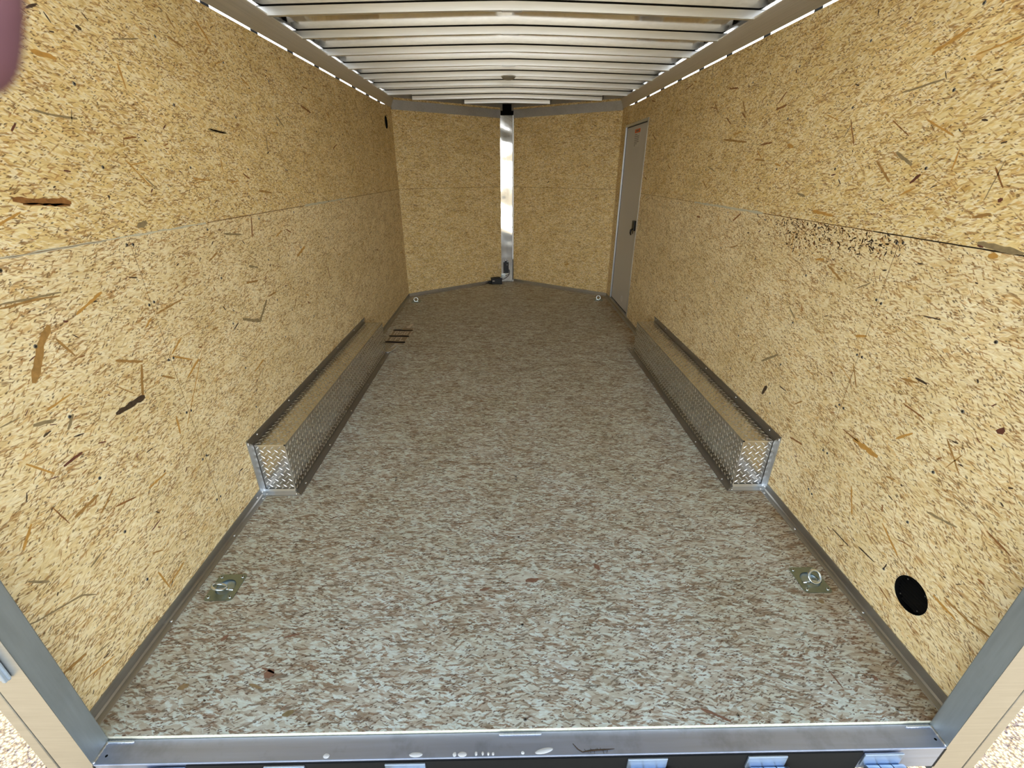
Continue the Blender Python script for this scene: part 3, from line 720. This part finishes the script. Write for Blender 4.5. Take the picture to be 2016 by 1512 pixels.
# ---- side door
door = empty('door_1', (HW, 4.8925, .045)); tag(door, kind='structure')
a = MB()
y0, y1, z0, z1 = 4.50, 5.285, .045, 1.822
prof = [(-.012, -.006), (.010, -.006), (.010, .030), (.0075, .030), (.0075, -.003), (-.012, -.003)]   # (into opening, outwards)
loops = []
for (cy, cz, sy, sz) in ((y0, z0, 1, 1), (y1, z0, -1, 1), (y1, z1, -1, -1), (y0, z1, 1, -1)):
    loops.append([(HW + d, cy + sy * i, cz + sz * i) for i, d in prof])
loops.append(loops[0]); a.loft(loops, 0, False, True, False)
child(a, 'door_frame', M['alu'], door)
a = MB(); a.box((1.230, y0 + .010, z0 + .010), (1.262, y1 - .010, z1 - .010)); dp = child(a, 'door_panel', M['door'], door)
a = MB()
for p, q in (((1.2275, y0 + .0125, z0 + .012), (1.2300, y0 + .018, z1 - .012)), ((1.2275, y1 - .018, z0 + .012), (1.2300, y1 - .0125, z1 - .012)), ((1.2275, y0 + .0125, z0 + .012), (1.230, y1 - .0125, z0 + .018)), ((1.2275, y0 + .0125, z1 - .018), (1.230, y1 - .0125, z1 - .012))): a.box(p, q)
child(a, 'door_gasket', M['black_dull'], door)
a = MB(); a.box((1.2290, 4.765, 1.62), (1.2299, 4.965, 1.775)); lab = child(a, 'warning_label', M['label'], door)
a = MB(); a.box((1.2284, 4.770, 1.740), (1.2289, 4.960, 1.772)); child(a, 'label_header', M['orange'], door)
a = MB()
a.box((1.2279, 4.815, 1.749), (1.2283, 4.915, 1.764))
for k, ln in enumerate((.09, .16, .16, .15, .16, .10, .05)):
    a.box((1.2284, 4.955 - ln, 1.722 - k * .0155), (1.2289, 4.955, 1.728 - k * .0155))
child(a, 'label_print', M['ink'], door)
a = MB(); a.box((1.205, 4.545, .885), (1.2298, 4.625, .975)); a.face([(1.208, 4.55, .885), (1.208, 4.62, .885), (1.208, 4.60, .852), (1.208, 4.57, .852)])
lt = child(a, 'door_latch', M['black'], door, .004)
a = MB(); a.tube([(1.205, 4.585, .900), (1.190, 4.585, .890), (1.188, 4.585, .862), (1.196, 4.585, .842)], [.008, .009, .008, .005], 10); child(a, 'latch_handle', M['black'], door)
a = MB(); a.tube([(1.2292, 4.80 + .030 * cos(k * pi / 12), .155 + .030 * sin(k * pi / 12)) for k in range(24)], .0012, 6, 0, True); child(a, 'ring_mark', M['white'], door)

# ================================================================== THINGS
# ---- wheel boxes in tread plate
def lozenges(mb, O, a, b, n, La, Lb, mi=1, p=.033, h=.0017):
    O, a, b, n = Vector(O), Vector(a), Vector(b), Vector(n)
    i = 0
    for ti, (ou, ov, ang) in enumerate(((0, 0, pi / 4), (p / 2, p / 2, -pi / 4))):
        u = ou + p * .25
        while u < La - .004:
            v = ov + p * .25
            while v < Lb - .004:
                c, s = cos(ang), sin(ang)
                base, top = [], []
                for k in range(8):
                    t_ = 2 * pi * k / 8; l = .0120 * cos(t_); w = .0028 * sin(t_)
                    uu, vv = u + l * c - w * s, v + l * s + w * c
                    uu = min(max(uu, 0), La); vv = min(max(vv, 0), Lb)
                    base.append(O + a * uu + b * vv + n * .0001)
                    l *= .74; w *= .62
                    uu, vv = min(max(u + l * c - w * s, 0), La), min(max(v + l * s + w * c, 0), Lb)
                    top.append(O + a * uu + b * vv + n * h)
                for k in range(8):
                    mb.face([base[k], base[(k + 1) % 8], top[(k + 1) % 8], top[k]], mi, None, True)
                mb.face(top, mi, None, True)
                v += p
            u += p
def wheel_box(s, label):
    root = empty('wheel_box', (s * (HW - WB / 2), Y3, 0)); tag(root, label, 'wheel box')
    a = MB(); xi = s * (HW - WB)
    a.box((min(s * HW - s * .001, xi), Y3, .001), (max(s * HW - s * .001, xi), Y4, HB))
    ax = -s
    lozenges(a, (s * (HW - .011), Y3, .006), (ax, 0, 0), (0, 0, 1), (0, -1, 0), WB - .013, HB - .008)
    lozenges(a, (s * (HW - .011), Y3 + .004, HB), (ax, 0, 0), (0, 1, 0), (0, 0, 1), WB - .013, Y4 - Y3 - .008)
    lozenges(a, (xi, Y3 + .004, .006), (0, 1, 0), (0, 0, 1), (ax, 0, 0), Y4 - Y3 - .008, HB - .008)
    child(a, 'plate_cover', [M['tread'], M['tread_hi']], root)
    # bright folded edge round the near face
    a = MB(); e = .0035
    a.box((min(xi, xi + s * .006), Y3 - e, .004), (max(xi, xi + s * .006), Y3 - .0002, HB)); a.box((min(xi, s * (HW - .012)), Y3 - e, HB - .006), (max(xi, s * (HW - .012)), Y3 - .0002, HB))
    child(a, 'folded_edge', M['rivet'], root)
    yA, yB = Y3 - FLG, Y4 + FLG * .5; t_ = .003; xw = s * (HW - .0006); xt = s * (HW - .0036)
    def bx(mb, p, q): mb.box(tuple(min(u, v) for u, v in zip(p, q)), tuple(max(u, v) for u, v in zip(p, q)))
    strips = {}
    a = MB()  # along the wall on top: mitred near end
    zt = HB + FLG
    a.loft([[(xw, yA, zt), (xt, yA, zt), (xt, Y3, HB), (xw, Y3, HB)], [(xw, yB, zt), (xt, yB, zt), (xt, Y4, HB), (xw, Y4, HB)]], 0, True, True, False)
    bx(a, (xw, Y3 - .001, HB + .0015), (s * (HW - .011), Y4, HB + .004))
    strips['top'] = child(a, 'edge_strip', M['alu_trim'], root)
    a = MB()  # along the floor
    xo = s * (HW - WB - FLG)
    a.loft([[(xi, Y3, .0036), (xo, yA, .0036), (xo, yA, .0006), (xi, Y3, .0006)], [(xi, Y4, .0036), (xo, yB, .0036), (xo, yB, .0006), (xi, Y4, .0006)]], 0, True, True, False)
    bx(a, (xi - s * .0003, Y3, .002), (xi - s * .0032, Y4, .012))
    strips['floor'] = child(a, 'edge_strip', M['alu_trim'], root)
    a = MB()  # upright at the near end, on the wall: two facets
    xm = s * (HW - .008)
    a.loft([[(xw, yA, zt), (xt, yA, zt), (s * (HW - .0050), Y3 - .018, HB + .018), (xm, Y3 - .0036, HB), (xw, Y3 - .0036, HB)],
            [(xw, yA, .002), (xt, yA, .002), (s * (HW - .0050), Y3 - .018, .002), (xm, Y3 - .0036, .002), (xw, Y3 - .0036, .002)]], 0, True, True, False)
    strips['up'] = child(a, 'edge_strip', M['alu'], root)
    a = MB()  # bottom of the near end, on the floor
    a.loft([[(s * (HW - .004), yA, .0052), (s * (HW - .004), yA, .0006), (s * (HW - .004), Y3 - .0036, .0006), (s * (HW - .004), Y3 - .0036, .016), (s * (HW - .004), Y3 - .007, .013), (s * (HW - .004), Y3 - .012, .006)],
            [(xo, yA, .0052), (xo, yA, .0006), (xi, Y3 - .0036, .0006), (xi, Y3 - .0036, .016), (xi, Y3 - .007, .013), (xi, Y3 - .012, .006)]], 0, True, True, False)
    strips['base'] = child(a, 'edge_strip', M['alu'], root)
    def riv(st, loc, nrm, sc=1.0):
        o = rivet(strips[st], loc, nrm, sc); o.matrix_parent_inverse = Matrix.Identity(4); return o
    ysr = [Y3 - .028, Y3 + .055, Y3 + .40, Y3 + .80, Y3 + 1.20, Y3 + 1.58, Y4 - .03]
    for y in ysr: riv('top', (xt, y, HB + .024), (-s, 0, 0)); riv('floor', (s * (HW - WB - .024), y, .0036), (0, 0, 1))
    riv('up', (xt, yA + .010, HB + .018), (-s, 0, 0)); riv('up', (xt, yA + .012, .016), (-s, 0, 0), 1.1)
    riv('base', (s * (HW - WB - .012), yA + .010, .0052), (0, 0, 1)); riv('base', (s * (HW - .022), yA + .010, .0052), (0, 0, 1), 1.1)
    return root
wheel_box(-1, 'silver diamond plate wheel box along the left wall with riveted edge strips')
wheel_box(1, 'silver diamond plate wheel box along the right wall, behind it the side door')

# ---- recessed tie-down rings
def anchor_proto():
    root = empty('tie_down_ring', (0, 0, 0))
    # plate with rounded corners and a round hole, pressed dish below
    w, h, rc = .0515, .0585, .012
    out = []
    for cx, cy, a0 in ((w - rc, h - rc, 0), (-w + rc, h - rc, pi / 2), (-w + rc, -h + rc, pi), (w - rc, -h + rc, 3 * pi / 2)):
        for k in range(6): out.append((cx + rc * cos(a0 + k * pi / 10), cy + rc * sin(a0 + k * pi / 10)))
    a = MB(); panel(a, out, [circle((0, 0), .034, 28)], lambda u, v, d: (u, v, .0026 - d), .0026)
    a.build('plate', M['zinc_dull'], root)
    a = MB(); rings = []
    for k in range(7):
        f = k / 6; R = .0345 * cos(f * 1.25) if k < 6 else .008
        rings.append([(R * cos(2 * pi * j / 28), R * sin(2 * pi * j / 28), .0028 - .0145 * sin(min(1, f * 1.1) * pi / 2)) for j in range(28)])
    a.loft(rings, 0, False); a.face(rings[-1], 0)
    a.build('dish', M['dish'], root)
    a = MB(); a.tube([(-.034, -.012, .001), (-.02, -.012, .004), (0, -.012, .0055), (.02, -.012, .004), (.034, -.012, .001)], .005, 10)
    a.build('hinge_pin', M['zinc'], root)
    rg = MB(); rg.tube([(.0235 * cos(k * pi / 18), .0235 * sin(k * pi / 18), 0) for k in range(36)], .0048, 12, 0, True)
    ring = rg.build('ring', M['zinc'], root)
    a = MB(); a.cyl((0, 0, 0), (0, 0, 1), .0072, .0022, 16, 0, .0058, .002); a.cyl((0, 0, .0040), (0, 0, 1), .0026, .0004, 6, 1)
    b0 = a.build('bolt', [M['zinc'], M['black_dull']], root); b0.location = (-.039, -.045, .0026)
    for x, y in ((.039, -.045), (-.039, .045), (.039, .045)):
        o = b0.copy(); COL.objects.link(o); o.parent = root; o.location = (x, y, .0026)
    return root, ring
ap, ring = anchor_proto()
alabels = ['zinc tie-down ring lying tilted on its recessed plate, near left floor beside the sill',
           'zinc tie-down ring on recessed plate, near right floor in front of the round vent',
           'small tie-down ring standing upright in the far left floor corner',
           'small tie-down ring standing upright in the far right floor corner by the side door']
for i, (x, y) in enumerate(ANCH):
    o = ap if i == 0 else copy_tree(ap)
    o.location = (x, y, 0); tag(o, alabels[i], 'tie-down ring', 'recessed tie-down rings in the floor')
    rg = [c for c in o.children if c.name.startswith('ring')][0]
    if i == 0: rg.location = (-.012, -.014, .0195); rg.rotation_euler = (radians(-28), radians(18), 0)
    elif i == 1: rg.location = (.008, -.006, .0240); rg.rotation_euler = (radians(48), radians(8), 0)
    else: rg.location = (0, -.012, .0265); rg.rotation_euler = (radians(82), 0, radians(6 if i == 2 else -10))
    if i >= 2: o.rotation_euler.z = radians(3 if i == 2 else -3)

# ---- round vents
def vent(c, s, label, depth=.05):
    root = empty('round_vent', (s * (HW + .012), c[0], c[1])); tag(root, label, 'vent')
    a = MB(); n = 40; R = .0575
    ringf = lambda r_, d: [(s * (HW + d), c[0] + r_ * cos(2 * pi * k / n), c[1] + r_ * sin(2 * pi * k / n)) for k in range(n)]
    a.loft([ringf(R, -.0006), ringf(R - .003, -.0006), ringf(R - .004, .012), ringf(R - .004, .030)], 0, False); a.face(ringf(R - .004, .028), 0)
    child(a, 'vent_cup', M['dark_hole'], root)
    for k in range(9):
        z = c[1] - .044 + k * .011; hwid = math.sqrt(max(0, (R - .005) ** 2 - (z - c[1]) ** 2))
        b = MB(); mt = Matrix.Translation((s * (HW + .014), c[0], z)) @ Matrix.Rotation(radians(-35 * s), 4, 'Y')
        b.box((-.005, -hwid, -.0006), (.005, hwid, .0006), 0, mt); child(b, 'louvre', M['black'], root)
    for ang in (45, 135, 225, 315):
        y, z = c[0] + .046 * cos(radians(ang)), c[1] + .046 * sin(radians(ang))
        b = MB(); b.cyl((s * (HW + .0065), y, z), (-s, 0, 0), .0022, .0008, 10); child(b, 'screw', M['screw'], root)
    return root
vent(VENT_R, 1, 'large round black vent low in the right wall near the back')
vent(VENT_L, -1, 'small round black vent high on the left wall by the nose')

# ---- dome lamp
root = empty('dome_light', (-.004, 4.410, 2.100)); tag(root, 'small round unlit frosted lamp under a roof bow in mid ceiling', 'ceiling light')
a = MB(); a.cyl((0, 0, .011), (0, 0, -1), .060, .006, 32); a.build('base', M['white'], root)
a = MB(); a.cyl((0, 0, .005), (0, 0, -1), .056, .006, 32, 0, .053, .016); a.build('lens', M['dome'], root)

# ---- black actuator box on the post and battery box on the floor
root = empty('breakaway_switch', (-.018, 6.337, .12)); tag(root, 'narrow black box strapped upright to the foot of the polished post', 'switch box')
a = MB(); a.box((-.056, 6.302, .125), (.018, 6.3375, .275)); a.box((-.036, 6.306, .275), (-.006, 6.335, .300)); child(a, 'housing', M['black'], root, .005)
for x, z in ((-.022, .296), (.006, .281), (-.004, .238), (-.047, .152), (-.024, .114)):
    a = MB(); a.cyl((x, 6.3035, z), (0, -1, 0), .0058, .004, 10, 0, .005, .003); child(a, 'bolt', M['rivet'], root)
a = MB(); a.box((-.088, 6.324, .055), (-.030, 6.336, .108)); child(a, 'bracket', M['zinc'], root, .003)
root = empty('battery_box', (-.150, 6.215, 0), radians(4)); tag(root, 'low black battery box on the floor at the foot of the nose post', 'battery box')
a = MB(); a.box((-.075, -.045, .001), (.072, .048, .075)); a.build('case', M['black'], root, .006)
a = MB(); a.box((-.082, -.050, .075), (.078, .052, .083)); a.box((-.04, -.02, .083), (.04, .02, .088)); a.build('lid', M['black'], root, .003)
a = MB(); a.box((-.110, -.030, .012), (-.075, .0, .040)); a.build('plug', M['black'], root, .006)
a = MB(); a.box((-.058, -.0475, .040), (-.030, -.0452, .052)); a.build('label_plate', M['print'], root)
a = MB(); a.cyl((.055, -.020, .083), (0, 0, 1), .008, .012, 12); a.build('terminal', M['rivet'], root)
a = MB(); a.tube([(-.078, 6.220, .060), (-.045, 6.232, .062), (-.015, 6.262, .075), (.022, 6.300, .098), (.030, 6.315, .140), (.024, 6.320, .165)], .0042, 8)
tag(a.build('cable', M['black']), 'short black cable from battery box up to the switch box', 'cable')
a = MB(); a.tube([(-.255, 6.195, .022), (-.31, 6.14, .006), (-.40, 6.095, .004), (-.50, 6.02, .0035)], .0025, 6)
tag(a.build('cable', M['black']), 'thin dark wire trailing left from the battery box along the floor trim', 'cable')

# ---- striped bag / leaflet by the left wheel box
def pk(u, v, z=.002):      # u across 0..1, v away 0..1
    a = Vector((-1.133, 3.842, 0)).lerp(Vector((-.952, 3.828, 0)), u); b = Vector((-1.131, 4.275, 0)).lerp(Vector((-.940, 4.262, 0)), u)
    p = a.lerp(b, v); return (p.x, p.y, z + .0015 * sin(7 * u) * sin(9 * v))
root = empty('printed_bag', (-1.04, 4.05, 0)); tag(root, 'flat clear bag with three dark navy stripes lying behind the left wheel box', 'plastic bag')
def pgrid(u0, u1, v0, v1, z, nu=6, nv=6, th=.0008):
    a = MB()
    for i in range(nu):
        for j in range(nv):
            ua, ub, va, vb = u0 + (u1 - u0) * i / nu, u0 + (u1 - u0) * (i + 1) / nu, v0 + (v1 - v0) * j / nv, v0 + (v1 - v0) * (j + 1) / nv
            a.face([pk(ua, va, z), pk(ub, va, z), pk(ub, vb, z), pk(ua, vb, z)])
    return a
child(pgrid(0, 1, 0, 1, .003, 8, 12), 'sheet', M['film'], root)
for v0, v1 in ((.03, .11), (.415, .485), (.81, .875)): child(pgrid(-.01, 1.01, v0, v1, .0042), 'stripe', M['navy'], root)
for u0, u1 in ((0, .03), (.97, 1)): child(pgrid(u0, u1, 0, 1, .0038, 1, 10), 'white_edge', M['print'], root)
child(pgrid(0, .40, .88, 1.02, .0045, 4, 3), 'corner_flap', M['shiny'], root)
child(pgrid(.50, 1.0, -.05, .0, .0045, 4, 2), 'corner_flap', M['shiny'], root)
# blocky lettering in two rows, as far as it can be made out
L = {'B': [(0, 0, .25, 1), (.25, 0, .9, .18), (.25, .42, .9, .58), (.25, .82, .9, 1), (.72, .18, .95, .42), (.72, .58, .95, .82)],
     'S': [(0, 0, .95, .18), (0, .42, .95, .58), (0, .82, .95, 1), (.7, .18, .95, .42), (0, .58, .25, .82)],
     'R': [(0, 0, .25, 1), (.25, .42, .9, .58), (.25, .82, .9, 1), (.7, .58, .95, .82), (.62, 0, .9, .42)],
     'E': [(0, 0, .28, 1), (.28, 0, .95, .18), (.28, .42, .85, .58), (.28, .82, .95, 1)],
     'L': [(0, 0, .28, 1), (.28, 0, .95, .2)], 'F': [(0, 0, .28, 1), (.28, .42, .85, .58), (.28, .82, .95, 1)]}
for row, (v0, v1) in (('RSB', (.535, .765)), ('EFL', (.155, .375))):
    for k, chh in enumerate(row):
        a = MB(); ua, ub = .15 + k * .25, .15 + k * .25 + .22
        for x0, y0_, x1, y1_ in L[chh]:
            f = lambda x, y: pk(ua + (ub - ua) * x, v0 + (v1 - v0) * y, .0046)
            a.face([f(x0, y0_), f(x1, y0_), f(x1, y1_), f(x0, y1_)])
        child(a, 'letter', M['print'], root)
a = MB()
P = [(-1.065, 3.600), (-1.020, 3.602), (-1.000, 3.70), (-.992, 3.79), (-1.03, 3.80), (-1.062, 3.70)]
a.face([(x, y, .012 + .006 * sin(i * 2.1)) for i, (x, y) in enumerate(P)]); 
o = a.build('plastic_scrap', M['shiny']); sm = o.modifiers.new('t', 'SOLIDIFY'); sm.thickness = .002; sm.offset = -1
o.location.z = -.004
tag(o, 'crumpled shiny white scrap at the far end of the left wheel box strip', 'scrap')
a = MB(); a.face([(-1.02, 4.275, .004), (-.985, 4.27, .004), (-.965, 4.395, .006), (-.995, 4.40, .006)])
o = a.build('paper_strip', M['print']); sm = o.modifiers.new('t', 'SOLIDIFY'); sm.thickness = .001; sm.offset = -1
tag(o, 'narrow pale strip poking out beyond the striped bag', 'strip')

# ---- hinges under the sill
HX = [(-1.013, -.905), (-.700, -.590), (-.380, -.270), (.271, .383), (.598, .710), (.917, 1.030)]
hl = ['leftmost ramp hinge under the sill, beside the left upright', 'second ramp hinge from the left under the sill', 'third ramp hinge from the left, below the row of water drops',
      'third ramp hinge from the right, below the dark twig', 'second ramp hinge from the right under the sill', 'rightmost ramp hinge under the sill, its barrel plainly seen']
def hinge(x0, x1):
    c = (x0 + x1) / 2; root = empty('ramp_hinge', (c, RS - .004, -.06)); w = (x1 - x0) / 2
    a = MB(); a.box((-w, -.0055, -.012), (w, -.0002, .040)); a.build('leaf', M['hinge'], root, .0015)
    for k in range(3):
        u0 = -w + .012 + k * (2 * w / 3); b = MB(); b.cyl((u0 + .001, -.0165, -.012), (1, 0, 0), .0125, 2 * w / 3 - .003, 18); b.build('knuckle', M['hinge'], root, .001)
    b = MB(); b.cyl((-w + .006, -.0165, -.012), (1, 0, 0), .006, 2 * w + .012, 12); b.build('pin', M['black'], root)
    b = MB(); b.box((-w + .012, -.022, -.09), (w + .012, -.012, -.022)); b.build('lower_leaf', M['hinge'], root, .0015)
    return root
h0 = hinge(*HX[0])
for i, (x0, x1) in enumerate(HX):
    o = h0 if i == 0 else copy_tree(h0)
    o.location.x = (x0 + x1) / 2; tag(o, hl[i], 'hinge', 'hinges along the bottom of the sill')

# ---- ramp door lowered behind the trailer
root = empty('ramp_door', (0, .58, -.17)); tag(root, 'wide ramp door folded down from the sill to the gravel', 'ramp')
a = MB()
A0, B0 = Vector((0, .585, -.17)), Vector((0, -1.25, -.60))
dv = (B0 - A0); nn = Vector((0, -dv.z, dv.y)).normalized() * -1
if nn.z < 0: nn = -nn
def rp(x, t_, h): return tuple(A0 + dv * t_ + nn * h + Vector((x, 0, 0)))
a.face([rp(-1.10, 0, 0), rp(1.10, 0, 0), rp(1.10, 1, 0), rp(-1.10, 1, 0)], 0, [(-1.1, 0), (1.1, 0), (1.1, 1.88), (-1.1, 1.88)])
child(a, 'ramp_surface', M['floor'], root)
a = MB()
for x0, x1, t0, t1 in ((-1.15, -1.10, 0, 1), (1.10, 1.15, 0, 1), (-1.10, 1.10, -.012, 0), (-1.10, 1.10, 1, 1.03)):
    P = [rp(x0, t0, -.04), rp(x1, t0, -.04), rp(x1, t1, -.04), rp(x0, t1, -.04)]; Q = [rp(x0, t0, .004), rp(x1, t0, .004), rp(x1, t1, .004), rp(x0, t1, .004)]
    a.loft([P, Q], 0, True, True, False)
child(a, 'ramp_frame', M['black'], root)

# ---- latch keeper on the left upright
root = empty('latch_keeper', (-1.200, RS - .003, .42)); tag(root, 'bluish steel latch keeper plate bolted to the left upright', 'latch keeper')
a = MB(); a.box((-1.236, RS - .010, .362), (-1.178, RS - .0005, .500)); child(a, 'plate', M['hinge'], root, .006)
a = MB(); a.box((-1.186, RS - .016, .366), (-1.178, RS - .009, .500)); child(a, 'raised_rim', M['hinge'], root, .002)
a = MB(); a.cyl((-1.205, RS - .0105, .388), (0, -1, 0), .0125, .003, 20, 0, .011, .005); child(a, 'bolt', M['zinc'], root)

# ---- water drops and a twig on the sill
def drop(x, y, rx, ry, rz=0.0, h=.0030):
    a = MB(); rings = []
    for k in range(5):
        f = k / 4 * pi / 2; rings.append([(rx * cos(f) * cos(2 * pi * j / 20) if k < 4 else 0.0004 * cos(2 * pi * j / 20), ry * cos(f) * sin(2 * pi * j / 20) if k < 4 else .0004 * sin(2 * pi * j / 20), h * sin(f)) for j in range(20)])
    a.loft(rings, 0, True); o = a.build('water_drop', M['water']); o.location = (x, y, -.0119); o.rotation_euler.z = rz; return o
row = [(-.173, .669, .012, .0065), (-.190, .669, .0045, .0050), (-.136, .670, .0035, .0055), (-.118, .670, .0030, .0048), (-.103, .669, .0030, .0042), (-.090, .669, .0032, .0042)]
row[1] = (-.194, .669, .0050, .0055)
dl = ['oval water drop, widest of the short row on the sill', 'round water drop at the left end of the short row', 'narrow water drop just right of the oval one',
      'second water drop right of the oval one', 'third water drop right of the oval one', 'water drop at the right end of the short row']
for (x, y, a_, b_), lb in zip(row, dl): tag(drop(x, y, a_, b_), lb, 'water drop', 'row of water drops on the sill')
tag(drop(-.538, .6715, .0085, .0060), 'lone clear water drop on the sill, above the gap left of the second hinge', 'water drop')
tag(drop(-.298, .6705, .0180, .0060), 'wide clear water drop on the sill above the third hinge', 'water drop')
tag(drop(-.010, .6700, .0045, .0040), 'tiny clear water drop just left of the long puddle', 'water drop')
tag(drop(.048, .6735, .0250, .0065, radians(10)), 'long teardrop puddle on the sill near the centre', 'water drop')
a = MB(); a.tube([(.128, .688, -.0095), (.140, .675, -.010), (.152, .668, -.010), (.175, .671, -.0095), (.205, .672, -.0095), (.240, .674, -.010)], [.0007, .0012, .0012, .002, .0018, .0006], 7)
r = random.Random(8)
for k in range(11):
    x = .160 + k * .006; a.tube([(x, .671, -.0095), (x + r.uniform(-.004, .004), .671 + r.choice([-1, 1]) * r.uniform(.004, .008), -.0112)], [.0007, .0004], 5)
tag(a.build('twig', M['twig']), 'dark dried twig lying on the sill right of centre', 'twig')

# ---- photographer's finger at the edge of the lens
def cs(x, y, d): return CAM_POS + CX * x + CU * y + CF * d
bm = bmesh.new(); lay = bm.verts.layers.skin.verify()
nodes = {}; 
def nd(k, p, r_): v = bm.verts.new(p); v[lay].radius = (r_, r_); nodes[k] = v; return v
def ch(root_, pts):
    pv = nodes[root_]
    for i, (p, r_) in enumerate(pts):
        v = nd(root_ + str(i) + str(len(nodes)), p, r_); bm.edges.new((pv, v)); pv = v
nd('palm', cs(-.100, .125, -.030), .017)
nodes['palm'][lay].use_root = True
nd('wrist', cs(-.125, .075, -.080), .024); bm.edges.new((nodes['palm'], nodes['wrist']))
ch('wrist', [(cs(-.165, .000, -.130), .026), (cs(-.215, -.09, -.19), .034)])
ch('palm', [(cs(-.085, .125, .010), .010), (cs(-.0795, .108, .042), .0092), (cs(-.0775, .080, .058), .0086), (cs(-.0765, .058, .060), .0086), (cs(-.0762, .047, .060), .0082), (cs(-.0760, .0395, .060), .0066)])
nd('k2', cs(-.118, .135, -.006), .011); bm.edges.new((nodes['palm'], nodes['k2'])); ch('k2', [(cs(-.112, .140, .030), .0092), (cs(-.098, .142, .046), .0086), (cs(-.080, .145, .040), .0076)])
nd('k3', cs(-.136, .122, -.016), .0105); bm.edges.new((nodes['palm'], nodes['k3'])); ch('k3', [(cs(-.134, .130, .018), .0088), (cs(-.122, .150, .030), .008), (cs(-.105, .158, .020), .007)])
nd('k4', cs(-.148, .098, -.034), .0095); bm.edges.new((nodes['wrist'], nodes['k4'])); ch('k4', [(cs(-.152, .108, -.002), .0078), (cs(-.145, .130, .008), .0070), (cs(-.130, .142, .002), .0062)])
nd('th', cs(-.092, .080, -.050), .013); bm.edges.new((nodes['palm'], nodes['th'])); ch('th', [(cs(-.066, .075, -.035), .0105), (cs(-.045, .082, -.020), .0088)])
me = bpy.data.meshes.new('person'); bm.to_mesh(me); bm.free(); me.materials.append(M['skinp'])
hand = bpy.data.objects.new('person', me); COL.objects.link(hand)
sk = hand.modifiers.new('skin', 'SKIN'); sk.use_smooth_shade = True; ss = hand.modifiers.new('sub', 'SUBSURF'); ss.levels = 2; ss.render_levels = 2
tag(hand, 'blurred pinkish fingertip of the photographer at the upper left edge', 'person')
